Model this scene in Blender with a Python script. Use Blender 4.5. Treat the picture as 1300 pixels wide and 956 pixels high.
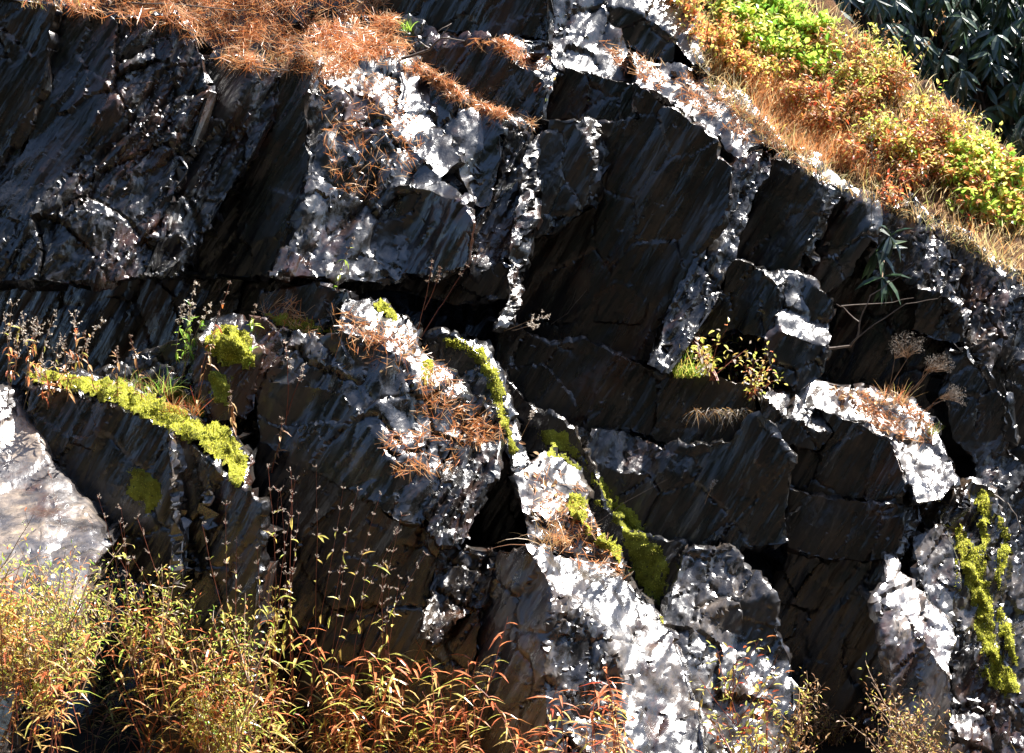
import bpy, math, random
import numpy as np
from mathutils import Vector, Matrix
from mathutils.geometry import delaunay_2d_cdt
from mathutils.bvhtree import BVHTree

for o in list(bpy.data.objects):
    bpy.data.objects.remove(o)
sc = bpy.context.scene
C = sc.collection
R = math.radians
rng = np.random.default_rng(7)
random.seed(11)

# ------------------------------------------------------------------ camera, sky, sun, exposure
cam = bpy.data.objects.new('camera', bpy.data.cameras.new('camera'))
C.objects.link(cam)
cam.location = (0, -8, 1.6)
cam.rotation_euler = (R(90), 0, 0)
cam.data.lens = 72
cam.data.sensor_width = 36
cam.data.clip_start = 0.05
cam.data.clip_end = 500
sc.camera = cam

SUN = Vector((0.50, 0.17, 0.84)).normalized()          # towards the sun
elev = math.asin(SUN.z)
azim = math.atan2(SUN.x, SUN.y)                        # from +Y towards +X
w = bpy.data.worlds.new('World')
sc.world = w
w.use_nodes = True
nt = w.node_tree
bg = nt.nodes['Background']
sky = nt.nodes.new('ShaderNodeTexSky')
sky.sky_type = 'NISHITA'
sky.sun_disc = False
sky.sun_elevation = elev
sky.sun_rotation = azim
sky.air_density = 1.0
sky.ozone_density = 3.0
nt.links.new(sky.outputs[0], bg.inputs[0])
bg.inputs[1].default_value = 0.065
sl = bpy.data.lights.new('sun', 'SUN')
sl.energy = 5.0
sl.angle = R(0.53)
sl.color = (1.0, 0.955, 0.89)
so = bpy.data.objects.new('sun', sl)
C.objects.link(so)
so.rotation_euler = SUN.to_track_quat('Z', 'Y').to_euler()
so.location = (4, 2, 8)
sc.view_settings.view_transform = 'Standard'
sc.view_settings.look = 'None'
sc.view_settings.gamma = 1
sc.view_settings.use_curve_mapping = False
sc.view_settings.exposure = 1.95
sc.cycles.max_bounces = 6
sc.cycles.transparent_max_bounces = 4

# ------------------------------------------------------------------ picture plane helpers
K0 = 4.0 / 1300
def P(px, py, Y):
    k = K0 * (8 + Y) / 8
    return Vector(((px - 650) * k, Y, 1.6 - (py - 478) * k))
def base_depth(px, py):
    x = (px - 650) * K0
    z = 1.6 - (py - 478) * K0
    return 0.28 * x + 0.42 * (z - 1.0)

# ------------------------------------------------------------------ numpy noise
_perm = rng.permutation(512)
_grad = rng.normal(size=(512, 3)); _grad /= np.linalg.norm(_grad, axis=1)[:, None]
def _h(i, j, k):
    return _perm[(_perm[(_perm[i & 511] + j) & 511] + k) & 511]
def perlin(p):
    i = np.floor(p).astype(int); f = p - i
    u = f * f * f * (f * (f * 6 - 15) + 10)
    r = np.zeros(len(p))
    for a in (0, 1):
        for b in (0, 1):
            for c in (0, 1):
                g = _grad[_h(i[:, 0] + a, i[:, 1] + b, i[:, 2] + c)]
                d = f - np.array([a, b, c])
                wgt = (u[:, 0] if a else 1 - u[:, 0]) * (u[:, 1] if b else 1 - u[:, 1]) * (u[:, 2] if c else 1 - u[:, 2])
                r += wgt * (g * d).sum(1)
    return r
def fbm(p, o=3, lac=2.1, gain=0.5):
    r = 0; a = 1
    for _ in range(o):
        r = r + a * perlin(p); p = p * lac + 7.3; a *= gain
    return r
def chips(p, edge=False):
    """faceted noise: every cell is a tilted plane"""
    i = np.floor(p).astype(int)
    best = np.full(len(p), 1e9); val = np.zeros(len(p)); sec = best.copy()
    for a in (-1, 0, 1):
        for b in (-1, 0, 1):
            for c in (-1, 0, 1):
                ii = i + np.array([a, b, c]); h = _h(ii[:, 0], ii[:, 1], ii[:, 2])
                cen = ii + 0.5 + 0.42 * _grad[h]
                d = p - cen; dd = (d * d).sum(1)
                v = (d * _grad[(h * 7 + 3) & 511]).sum(1) + 0.35 * _grad[(h * 3 + 1) & 511, 0]
                m = dd < best
                sec[m] = best[m]; m3 = (~m) & (dd < sec); sec[m3] = dd[m3]
                best[m] = dd[m]; val[m] = v[m]
    if edge: return val, np.sqrt(sec) - np.sqrt(best)
    return val

# ------------------------------------------------------------------ materials
def mat(name):
    m = bpy.data.materials.new(name); m.use_nodes = True
    n = m.node_tree.nodes; l = m.node_tree.links
    return m, n, l, n['Principled BSDF']
def node(n, t, **kw):
    x = n.new(t)
    for k, v in kw.items():
        if k in x.inputs: x.inputs[k].default_value = v
        else: setattr(x, k, v)
    return x
def ramp(n, stops, interp='LINEAR'):
    r = n.new('ShaderNodeValToRGB'); r.color_ramp.interpolation = interp
    e = r.color_ramp.elements
    while len(e) < len(stops): e.new(0.5)
    for el, (p, c) in zip(e, stops):
        el.position = p; el.color = (*c, 1) if len(c) == 3 else c
    return r
def rock_material(name, tint=(1, 1, 1), wet=1.0, striate=1.0):
    m, n, l, b = mat(name)
    geo = n.new('ShaderNodeNewGeometry')
    mp = n.new('ShaderNodeMapping'); mp.vector_type = 'POINT'
    mp.inputs['Rotation'].default_value = (0, R(-31), 0)
    l.new(geo.outputs['Position'], mp.inputs[0])
    mp2 = n.new('ShaderNodeMapping'); mp2.inputs['Scale'].default_value = (1, 1, 0.09)
    l.new(mp.outputs[0], mp2.inputs[0])
    n1 = node(n, 'ShaderNodeTexNoise', Scale=5.0, Detail=8.0, Roughness=0.62)
    l.new(geo.outputs['Position'], n1.inputs['Vector'])
    st = node(n, 'ShaderNodeTexNoise', Scale=38.0, Detail=6.0, Roughness=0.6, Distortion=0.6)
    l.new(mp2.outputs[0], st.inputs['Vector'])
    fine = node(n, 'ShaderNodeTexNoise', Scale=90.0, Detail=5.0, Roughness=0.65)
    l.new(geo.outputs['Position'], fine.inputs['Vector'])
    rust = node(n, 'ShaderNodeTexNoise', Scale=3.1, Detail=6.0, Roughness=0.75)
    mp4 = n.new('ShaderNodeMapping'); mp4.inputs['Scale'].default_value = (1, 1, 0.45); l.new(mp.outputs[0], mp4.inputs[0]); l.new(mp4.outputs[0], rust.inputs['Vector'])
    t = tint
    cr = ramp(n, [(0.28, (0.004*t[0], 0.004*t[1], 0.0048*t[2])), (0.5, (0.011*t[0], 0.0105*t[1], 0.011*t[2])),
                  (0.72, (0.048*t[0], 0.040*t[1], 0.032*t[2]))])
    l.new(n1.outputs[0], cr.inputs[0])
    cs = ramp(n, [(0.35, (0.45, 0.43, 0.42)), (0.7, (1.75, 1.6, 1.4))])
    l.new(st.outputs[0], cs.inputs[0])
    mx = n.new('ShaderNodeMix'); mx.data_type = 'RGBA'; mx.blend_type = 'MULTIPLY'; mx.inputs[0].default_value = 0.85
    l.new(cr.outputs[0], mx.inputs[6]); l.new(cs.outputs[0], mx.inputs[7])
    rr = ramp(n, [(0.54, (0, 0, 0)), (0.66, (0.75, 0.75, 0.75))])
    l.new(rust.outputs[0], rr.inputs[0])
    m2 = n.new('ShaderNodeMix'); m2.data_type = 'RGBA'
    l.new(rr.outputs[0], m2.inputs[0]); l.new(mx.outputs[2], m2.inputs[6]); m2.inputs[7].default_value = (0.075, 0.028, 0.012, 1)
    l.new(m2.outputs[2], b.inputs['Base Color'])
    # wet film: gloss that comes and goes in patches
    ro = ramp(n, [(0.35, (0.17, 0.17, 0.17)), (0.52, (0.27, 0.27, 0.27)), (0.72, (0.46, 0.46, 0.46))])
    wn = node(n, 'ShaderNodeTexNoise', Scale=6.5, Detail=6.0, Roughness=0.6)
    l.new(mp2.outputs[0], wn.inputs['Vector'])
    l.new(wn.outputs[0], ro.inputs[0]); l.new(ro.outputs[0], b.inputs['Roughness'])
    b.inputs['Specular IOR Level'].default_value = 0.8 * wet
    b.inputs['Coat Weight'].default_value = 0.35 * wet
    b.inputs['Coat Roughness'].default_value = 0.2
    b.inputs['Coat IOR'].default_value = 1.33
    bp = node(n, 'ShaderNodeBump', Strength=0.42 * striate, Distance=0.016)
    l.new(st.outputs[0], bp.inputs['Height'])
    vo = node(n, 'ShaderNodeTexVoronoi', Scale=60.0, Randomness=1.0); mp3 = n.new('ShaderNodeMapping'); mp3.inputs['Scale'].default_value = (1, 1, 0.13)
    l.new(mp.outputs[0], mp3.inputs[0]); l.new(mp3.outputs[0], vo.inputs['Vector'])
    b3 = node(n, 'ShaderNodeBump', Strength=0.22 * striate, Distance=0.008); l.new(vo.outputs['Distance'], b3.inputs['Height']); l.new(bp.outputs[0], b3.inputs['Normal'])
    bp = b3
    b2 = node(n, 'ShaderNodeBump', Strength=0.3, Distance=0.003)
    l.new(fine.outputs[0], b2.inputs['Height']); l.new(bp.outputs[0], b2.inputs['Normal'])
    l.new(b2.outputs[0], b.inputs['Normal']); l.new(b2.outputs[0], b.inputs['Coat Normal'])
    return m
def leaf_material(name, stops, rough=0.42, trans=0.45, spec=0.5, bump=False):
    m, n, l, b = mat(name)
    geo = n.new('ShaderNodeNewGeometry')
    cr = ramp(n, stops)
    l.new(geo.outputs['Random Per Island'], cr.inputs[0])
    tn = node(n, 'ShaderNodeTexNoise', Scale=60.0, Detail=3.0)
    l.new(geo.outputs['Position'], tn.inputs['Vector'])
    sp = ramp(n, [(0.3, (0.6, 0.55, 0.5)), (0.6, (1.15, 1.12, 1.1))]); l.new(tn.outputs[0], sp.inputs[0])
    mx = n.new('ShaderNodeMix'); mx.data_type = 'RGBA'; mx.blend_type = 'MULTIPLY'; mx.inputs[0].default_value = 0.8
    l.new(cr.outputs[0], mx.inputs[6]); l.new(sp.outputs[0], mx.inputs[7])
    l.new(mx.outputs[2], b.inputs['Base Color'])
    b.inputs['Roughness'].default_value = rough
    b.inputs['Specular IOR Level'].default_value = spec
    if trans > 0:
        tr = n.new('ShaderNodeBsdfTranslucent')
        l.new(mx.outputs[2], tr.inputs[0])
        ms = n.new('ShaderNodeMixShader'); ms.inputs[0].default_value = trans
        l.new(b.outputs[0], ms.inputs[1]); l.new(tr.outputs[0], ms.inputs[2])
        l.new(ms.outputs[0], n['Material Output'].inputs[0])
    return m
M = {}
M['rock'] = rock_material('wet_dark_rock')
M['rock_brown'] = rock_material('wet_brown_rock', (1.5, 1.25, 1.0), 0.85)
M['rock_lit'] = rock_material('sunlit_wet_rock', (2.6, 2.6, 2.65), 1.2, 0.42)  # lit copy of the dark rock: sunlight painted in as lighter colour
M['rock_glare'] = rock_material('glare_wet_rock', (7.0, 7.0, 7.1), 1.5, 0.3)  # brightest lit copy: white sun glare put into the base colour
M['rock_sheen'] = rock_material('wet_glossy_rock', (1.1, 1.1, 1.12), 1.3, 0.5)  # base colour raised slightly for the glaring sunlit blocks
M['orange'] = leaf_material('orange_leaf', [(0, (0.72, 0.20, 0.09)), (0.45, (0.80, 0.34, 0.14)), (0.72, (0.82, 0.54, 0.24)), (0.9, (0.66, 0.56, 0.15)), (1, (0.50, 0.60, 0.12))], 0.3, 0.55, 0.9)
M['needle'] = leaf_material('pine_needle', [(0, (0.62, 0.20, 0.06)), (0.5, (0.76, 0.36, 0.13)), (1, (0.80, 0.60, 0.38))], 0.3, 0.4, 0.8)
M['drygrass'] = leaf_material('dry_grass', [(0, (0.34, 0.14, 0.05)), (0.5, (0.50, 0.30, 0.12)), (1, (0.55, 0.46, 0.26))], 0.4, 0.4)
M['straw'] = leaf_material('straw_grass', [(0, (0.60, 0.30, 0.11)), (0.3, (0.74, 0.50, 0.22)), (0.75, (0.78, 0.70, 0.45)), (1, (0.50, 0.56, 0.12))], 0.3, 0.5, 0.8)
M['green'] = leaf_material('green_leaf', [(0, (0.18, 0.42, 0.05)), (0.5, (0.38, 0.62, 0.09)), (1, (0.65, 0.72, 0.15))], 0.3, 0.55, 0.8)
M['yellow'] = leaf_material('yellow_leaf', [(0, (0.50, 0.60, 0.10)), (0.5, (0.78, 0.76, 0.20)), (1, (0.82, 0.58, 0.16))], 0.3, 0.55, 0.8)
M['red'] = leaf_material('red_leaf', [(0, (0.42, 0.05, 0.03)), (0.6, (0.55, 0.13, 0.04)), (1, (0.48, 0.22, 0.06))], 0.4, 0.5)
M['rhodo'] = leaf_material('rhododendron_leaf', [(0, (0.010, 0.030, 0.012)), (0.7, (0.022, 0.062, 0.02)), (1, (0.05, 0.10, 0.02))], 0.37, 0.06, 1.0)
M['stem_red'] = leaf_material('red_stem', [(0, (0.22, 0.05, 0.03)), (1, (0.30, 0.10, 0.05))], 0.45, 0)
M['stem'] = leaf_material('dry_stem', [(0, (0.20, 0.12, 0.07)), (1, (0.36, 0.25, 0.16))], 0.5, 0)
M['twig'] = leaf_material('grey_twig', [(0, (0.10, 0.075, 0.06)), (1, (0.20, 0.16, 0.13))], 0.5, 0)
M['seed'] = leaf_material('seed_fluff', [(0, (0.45, 0.38, 0.30)), (1, (0.80, 0.76, 0.70))], 0.8, 0.35)
M['seed_dark'] = leaf_material('dry_seed', [(0, (0.16, 0.11, 0.08)), (1, (0.40, 0.31, 0.24))], 0.7, 0.2)
M['seed_grey'] = leaf_material('grey_seed', [(0, (0.10, 0.085, 0.07)), (1, (0.26, 0.23, 0.20))], 0.8, 0.15)
M['brush'] = leaf_material('brown_leaf', [(0, (0.26, 0.12, 0.06)), (0.5, (0.48, 0.26, 0.12)), (1, (0.62, 0.44, 0.22))], 0.5, 0.35)
M['mossf'] = leaf_material('moss_tip', [(0, (0.36, 0.38, 0.04)), (0.5, (0.68, 0.70, 0.09)), (0.93, (0.82, 0.80, 0.22)), (1, (0.45, 0.28, 0.10))], 0.5, 0.6, 0.3)
def soil_material(name, c0, c1, sc_=6.0):
    m, n, l, b = mat(name)
    geo = n.new('ShaderNodeNewGeometry')
    t = node(n, 'ShaderNodeTexNoise', Scale=sc_, Detail=9.0, Roughness=0.7)
    l.new(geo.outputs['Position'], t.inputs['Vector'])
    cr = ramp(n, [(0.35, c0), (0.68, c1)]); l.new(t.outputs[0], cr.inputs[0]); l.new(cr.outputs[0], b.inputs['Base Color'])
    b.inputs['Roughness'].default_value = 0.92
    b.inputs['Specular IOR Level'].default_value = 0.2
    t2 = node(n, 'ShaderNodeTexNoise', Scale=45.0, Detail=7.0, Roughness=0.7)
    l.new(geo.outputs['Position'], t2.inputs['Vector'])
    bp = node(n, 'ShaderNodeBump', Strength=0.9, Distance=0.02); l.new(t2.outputs[0], bp.inputs['Height'])
    l.new(bp.outputs[0], b.inputs['Normal'])
    return m
M['soil'] = soil_material('dark_wet_soil', (0.008, 0.007, 0.006), (0.035, 0.026, 0.018))
M['duff'] = soil_material('leaf_litter_soil', (0.03, 0.016, 0.009), (0.16, 0.075, 0.03), 14)
M['moss'] = soil_material('moss_mat', (0.10, 0.10, 0.015), (0.36, 0.38, 0.05), 22)

# ------------------------------------------------------------------ object helpers
def tag(o, label=None, cat=None, group=None, kind=None):
    if label: o['label'] = label
    if cat: o['category'] = cat
    if group: o['group'] = group
    o['kind'] = kind or 'thing'
    return o
def mesh_obj(name, verts, faces, mats, parent=None, smooth=False, midx=None):
    me = bpy.data.meshes.new(name)
    me.from_pydata([tuple(v) for v in verts], [], faces)
    for m in mats: me.materials.append(M[m])
    if midx is not None: me.polygons.foreach_set('material_index', midx)
    if smooth: me.polygons.foreach_set('use_smooth', [True] * len(me.polygons))
    me.update()
    o = bpy.data.objects.new(name, me); C.objects.link(o)
    if parent: o.parent = parent
    return o
def empty(name, loc):
    o = bpy.data.objects.new(name, None); C.objects.link(o); o.location = loc; o.empty_display_size = 0.1
    return o

# ------------------------------------------------------------------ rocks
# facet codes: wanted slopes (dY/dx, dY/dz)
CODE = {'K': (-.28, .06), 'O': (-.12, -.55), 'L': (.61, .89), 'T': (.35, 1.7), 'S': (.17, .36), 'M': (.24, .44),
        'R': (1.3, .3), 'B': (-.9, .1), 'D': (-.10, .10), 'H': (.45, 1.25)}
def slope(c, xz):
    a, b = CODE[c]; f = {'L': 1, 'M': .5, 'S': .35, 'H': .6}.get(c, 0)
    return a - .15 * f * xz[0], b + f * (.10 - .14 * (xz[1] - 1.6))
def inpoly(pts, poly):
    x, y = pts[:, 0], pts[:, 1]; r = np.zeros(len(pts), bool); n = len(poly)
    for i in range(n):
        x1, y1 = poly[i]; x2, y2 = poly[(i + 1) % n]
        c = ((y1 > y) != (y2 > y)) & (x < (x2 - x1) * (y - y1) / ((y2 - y1) + 1e-12) + x1)
        r ^= c
    return r
def jit(p, amp=3.0):
    q = np.c_[p[:, 0] / 17, p[:, 1] / 17, np.zeros(len(p)) + 3.1]
    q2 = q * 2.7 + 11
    q3 = q * 6.1 + 5
    dx = perlin(q) + .6 * perlin(q2) + .35 * perlin(q3) + .9 * perlin(q * .4 + 31); dy = .35 * perlin(q3 + 23) + perlin(q + 41.7) + .6 * perlin(q2 + 17.3)
    return p + amp * 1.6 * np.c_[dx, dy]
ROCK_GEO = []
def rock(label, off, facets, mat_='rock', name='rock_block', step=3.0, rough=1.0, stria=1.0, cat='rock', kind=None, group=None, back=0.5, smooth=True):
    # coarse triangulation of the facets
    vs, idx, edges = [], {}, set()
    def vid(p):
        if p not in idx: idx[p] = len(vs); vs.append(p)
        return idx[p]
    for poly, code in facets:
        ids = [vid(p) for p in poly]
        for a, b in zip(ids, ids[1:] + ids[:1]):
            edges.add((min(a, b), max(a, b)))
    V, E, F, *_ = delaunay_2d_cdt([Vector(v) for v in vs], list(edges), [], 0, 0.5)
    V = np.array([tuple(v) for v in V])
    tris = np.array(F); cen = V[tris].mean(1)
    code = np.full(len(tris), '', dtype=object)
    for poly, c in facets:
        m = inpoly(cen, poly) & (code == ''); code[m] = c
    keep = code != ''
    tris, code = tris[keep], code[keep]
    used = np.unique(tris); rem = -np.ones(len(V), int); rem[used] = np.arange(len(used))
    V = V[used]; tris = rem[tris]
    X = np.c_[(V[:, 0] - 650) * K0, 1.6 - (V[:, 1] - 478) * K0]
    rows, rhs = [], []
    for t, c in zip(tris, code):
        a, b, d = X[t]
        A = np.array([[b[0] - a[0], b[1] - a[1]], [d[0] - a[0], d[1] - a[1]]])
        det = np.linalg.det(A); area = abs(det) / 2
        if area < 1e-7: continue
        inv = np.linalg.inv(A)
        for k in (0, 1):
            r = np.zeros(len(V)); r[t[1]] += inv[k, 0]; r[t[2]] += inv[k, 1]; r[t[0]] -= inv[k].sum()
            wg = math.sqrt(area); rows.append(r * wg); rhs.append(slope(c, X[t].mean(0))[k] * wg)
    bd = np.array([base_depth(*v) for v in V]) + off
    wreg = 0.10 * math.sqrt(1.0 / len(V))
    tot = math.sqrt(sum(1 for _ in [0]) )
    for i in range(len(V)):
        r = np.zeros(len(V)); r[i] = wreg; rows.append(r); rhs.append(bd[i] * wreg)
    r = np.ones(len(V)) / len(V) * 2; rows.append(r); rhs.append(bd.mean() * 2)
    Y = np.linalg.lstsq(np.array(rows), np.array(rhs), rcond=None)[0]
    # fine triangulation
    ce = set()
    for t in tris:
        for a, b in ((t[0], t[1]), (t[1], t[2]), (t[2], t[0])): ce.add((min(a, b), max(a, b)))
    pts = [tuple(v) for v in V]; fe = []
    for a, b in ce:
        L = np.linalg.norm(V[a] - V[b]); n = max(1, int(round(L / step)))
        prev = a
        for k in range(1, n):
            pts.append(tuple(V[a] + (V[b] - V[a]) * k / n)); fe.append((prev, len(pts) - 1)); prev = len(pts) - 1
        fe.append((prev, b))
    lo, hi = V.min(0), V.max(0)
    gx, gy = np.meshgrid(np.arange(lo[0], hi[0], step), np.arange(lo[1], hi[1], step * .9))
    gx = gx + (np.arange(gx.shape[0])[:, None] % 2) * step / 2
    g = np.c_[gx.ravel(), gy.ravel()] + rng.uniform(-.28, .28, (gx.size, 2)) * step
    ins = np.zeros(len(g), bool)
    for poly, c in facets: ins |= inpoly(g, poly)
    g = g[ins]
    # drop grid points too close to constrained edges
    E2 = np.array([(V[a], V[b]) for a, b in ce])
    dmin = np.full(len(g), 1e9)
    for a, b in E2:
        ab = b - a; tt = np.clip(((g - a) @ ab) / (ab @ ab), 0, 1)
        dmin = np.minimum(dmin, np.linalg.norm(g - (a + tt[:, None] * ab), axis=1))
    g = g[dmin > step * .45]
    pts += [tuple(p) for p in g]
    V2, _, F2, *_ = delaunay_2d_cdt([Vector(p) for p in pts], fe, [], 0, 0.02)
    V2 = np.array([tuple(v) for v in V2]); F2 = np.array(F2)
    # interpolate depth
    def bary(p, t):
        a, b, c = V[t[0]], V[t[1]], V[t[2]]
        d = (b[1] - c[1]) * (a[0] - c[0]) + (c[0] - b[0]) * (a[1] - c[1])
        w0 = ((b[1] - c[1]) * (p[:, 0] - c[0]) + (c[0] - b[0]) * (p[:, 1] - c[1])) / d
        w1 = ((c[1] - a[1]) * (p[:, 0] - c[0]) + (a[0] - c[0]) * (p[:, 1] - c[1])) / d
        return np.c_[w0, w1, 1 - w0 - w1]
    RG = {'K': .42, 'D': .55, 'B': .45, 'O': .5, 'L': .38, 'H': .42, 'M': .8, 'S': 1.15}; rg = np.ones(len(V2)); gr = np.zeros((len(V2), 2)); Yf = np.full(len(V2), np.nan); bestm = np.full(len(V2), -1e9)
    cf = V2[F2].mean(1); okf = np.zeros(len(F2), bool)
    for t, c_ in zip(tris, code):
        w_ = bary(V2, t); mn = w_.min(1); m = mn > bestm
        yy = w_ @ Y[t]; Yf[m] = yy[m]; bestm[m] = mn[m]; rg[m] = RG.get(c_, 1.0)
        A_ = np.array([X[t[1]] - X[t[0]], X[t[2]] - X[t[0]]]); gr[m] = np.clip(np.linalg.solve(A_, [Y[t[1]] - Y[t[0]], Y[t[2]] - Y[t[0]]]), -2, 2)
        okf |= bary(cf, t).min(1) > -1e-6
    F2 = F2[okf]
    used = np.unique(F2); rem = -np.ones(len(V2), int); rem[used] = np.arange(len(used))
    V2, Yf, F2, rg, gr = V2[used], Yf[used], rem[F2], rg[used], gr[used]
    V3 = jit(V2); dv = (V3 - V2) * np.array([K0, -K0]); Yf = Yf + (gr * dv).sum(1); V2 = V3
    # orient so that normals look to the camera (-Y)
    a, b, c = V2[F2[:, 0]], V2[F2[:, 1]], V2[F2[:, 2]]
    cr = (b[:, 0] - a[:, 0]) * (c[:, 1] - a[:, 1]) - (b[:, 1] - a[:, 1]) * (c[:, 0] - a[:, 0])
    F2[cr > 0] = F2[cr > 0][:, [0, 2, 1]]
    # boundary
    he = {}
    for f in F2:
        for a, b in ((f[0], f[1]), (f[1], f[2]), (f[2], f[0])): he[(a, b)] = 1
    bnd = [(a, b) for (a, b) in he if (b, a) not in he]
    outd = np.zeros((len(V2), 2))
    for a, b in bnd:
        d = V2[b] - V2[a]; nrm = np.array([d[1], -d[0]]); nrm /= np.linalg.norm(nrm) + 1e-9
        outd[a] += nrm; outd[b] += nrm
    # sign check
    mid = V2.mean(0)
    bi = np.array(sorted({a for e in bnd for a in e}))
    outd[bi] /= np.linalg.norm(outd[bi], axis=1)[:, None] + 1e-9
    pa, pb = bnd[0]
    # test which side is inside using the owning triangle
    fsel = [f for f in F2 if pa in f and pb in f][0]; third = [v for v in fsel if v not in (pa, pb)][0]
    if (V2[third] - (V2[pa] + V2[pb]) / 2) @ outd[pa] > 0: outd *= -1
    kk = K0 * (8 + Yf) / 8
    W = np.c_[(V2[:, 0] - 650) * kk, Yf, 1.6 - (V2[:, 1] - 478) * kk]
    verts = [W]; faces = F2.tolist()
    prev = {i: i for i in bi}; nv = len(W)
    cen3 = W.mean(0)
    for rr, (ox, oy) in enumerate(((.004, .006), (.009, .022), (.006, .07), (-.05, back))):
        ring = W[bi].copy()
        ring[:, 0] += outd[bi, 0] * ox; ring[:, 2] += -outd[bi, 1] * ox; ring[:, 1] += oy
        cur = {i: nv + k for k, i in enumerate(bi)}
        for a, b in bnd: faces.append([a and prev[b] if False else prev[b], prev[a], cur[a], cur[b]])
        verts.append(ring); nv += len(bi); prev = cur
    verts.append(np.array([[cen3[0], cen3[1] + back + .1, cen3[2]]]))
    for a, b in bnd: faces.append([prev[b], prev[a], nv])
    W = np.vstack(verts)
    me = bpy.data.meshes.new(name)
    me.from_pydata(W.tolist(), [], faces); me.update()
    N = np.zeros(len(W) * 3); me.vertices.foreach_get('normal', N); N = N.reshape(-1, 3)
    # displacement
    ax = np.array([math.sin(R(31)), 0, math.cos(R(31))]); ar = np.array([math.cos(R(31)), 0, -math.sin(R(31))])
    q = np.c_[W @ ar, W[:, 1], W @ ax]
    wob = .12 * fbm(W * 2.2 + 5, 2)
    qs = q * np.array([17, 12, 2.0]); qs[:, 0] += wob * 9
    big, ed = chips(q * np.array([4.6, 4.6, 3.0]) + wob[:, None] * 4, True)
    dbig = rough * (0.050 * big / 1.6 - 0.016 * np.clip(1 - ed / .05, 0, 1) * (perlin(W * 2.1 + 9) > -.05))
    dmed = rough * (0.050 * fbm(q * np.array([5, 5, 1.9]) + 2, 2) + 0.020 * fbm(q * np.array([15, 15, 2.8]) + 8, 2))
    d = rough * (0.009 * chips(q * np.array([15, 15, 2.6]) + wob[:, None] * 7) + 0.004 * chips(q * np.array([26, 26, 6])))
    cr_ = q[:, 0] * 15 + wob * 6 + .35 * perlin(q * np.array([6, 6, 1.5])); sw = cr_ - np.floor(cr_)
    sw = np.where(sw < .8, sw / .8, (1 - sw) / .2)
    cr2 = (q[:, 0] + q[:, 1] * .4) * 43 + wob * 14; s2 = cr2 - np.floor(cr2); s2 = np.where(s2 < .75, s2 / .75, (1 - s2) / .25)
    msk = np.clip(.55 + 1.1 * perlin(q * np.array([5, 5, 1.6]) + 3), 0, 1.2)
    d += rough * stria * msk * (0.017 * (sw - .5) + 0.006 * (s2 - .5))
    d += rough * stria * (0.010 * fbm(qs, 3) + 0.003 * perlin(qs * 2.9))
    d += rough * 0.0012 * fbm(q * np.array([60, 60, 12]), 2)
    rga = np.ones(len(W)); rga[:len(rg)] = rg
    W = W + N * (d * rga + dbig * (.3 + .4 * rga) + dmed * (.45 + .5 * rga))[:, None]
    me.vertices.foreach_set('co', W.ravel())
    if smooth:
        me.polygons.foreach_set('use_smooth', [True] * len(me.polygons)); me.set_sharp_from_angle(angle=R(36))
    me.materials.append(M[mat_]); me.update()
    o = bpy.data.objects.new(name, me); C.objects.link(o)
    if kind: tag(o, label, None if kind == 'structure' else cat, group, kind)
    else: tag(o, label, cat, group)
    ROCK_GEO.append((W, [list(map(int, f)) for f in faces], o))
    return o

G = 'rock blocks of the wet cliff'
def RB(label, off, facets, **kw):
    return rock(label, off, facets, group=G, **kw)

# upper left overhanging slabs
RB('narrow grey-brown slab at the far upper left end of the cliff', .02,
   [([(-140,-20),(70,8),(62,60),(42,160),(30,185),(-140,180)],'D'), ([(-140,180),(30,185),(22,215),(0,245),(-140,330)],'S')], mat_='rock_brown')
RB('massive overhanging black slab with slanting striations, upper left', -.02,
   [([(70,5),(150,18),(135,120),(100,200),(20,300),(-140,345),(-140,330),(0,245),(22,215),(42,160),(62,60)],'K'),
    ([(150,18),(228,22),(252,68),(262,112),(235,200),(100,200),(135,120)],'S'),
    ([(100,200),(235,200),(215,265),(185,352),(90,356),(-140,362),(-140,345),(20,300)],'S')], stria=1.5)
RB('ribbed rock rib beside the massive striated slab, under overhanging needles', .0,
   [([(252,68),(300,72),(318,88),(290,160),(240,250),(215,265),(235,200),(262,112)],'K'),
    ([(318,88),(330,75),(356,102),(346,150),(318,200),(290,160)],'M'),
    ([(290,160),(318,200),(262,290),(222,352),(185,352),(215,265),(240,250)],'S')], stria=1.5)
RB('smooth near-black block right of the ribbed rock rib', .05,
   [([(356,102),(380,62),(398,80),(386,130),(392,210),(392,262),(345,350),(222,352),(262,290),(318,200),(346,150)],'K')], stria=.5)
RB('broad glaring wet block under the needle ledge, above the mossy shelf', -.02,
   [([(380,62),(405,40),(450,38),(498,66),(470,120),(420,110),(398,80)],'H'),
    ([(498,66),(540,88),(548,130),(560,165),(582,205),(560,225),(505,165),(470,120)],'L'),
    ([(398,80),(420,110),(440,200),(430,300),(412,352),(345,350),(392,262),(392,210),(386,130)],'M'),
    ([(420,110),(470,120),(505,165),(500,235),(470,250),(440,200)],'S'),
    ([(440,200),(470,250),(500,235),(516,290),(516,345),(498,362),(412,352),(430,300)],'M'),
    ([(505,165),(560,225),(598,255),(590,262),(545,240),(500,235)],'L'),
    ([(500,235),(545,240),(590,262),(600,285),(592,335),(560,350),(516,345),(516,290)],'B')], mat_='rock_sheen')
RB('block with a dark hollow and shining right edge below the line of needles', .04,
   [([(540,88),(582,116),(582,150),(560,165),(548,130)],'K'),
    ([(582,116),(612,134),(614,190),(600,218),(607,262),(598,255),(582,205),(560,165),(582,150)],'L'),
    ([(612,134),(638,150),(634,200),(622,262),(607,262),(600,218),(614,190)],'K')], mat_='rock_sheen')
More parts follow.
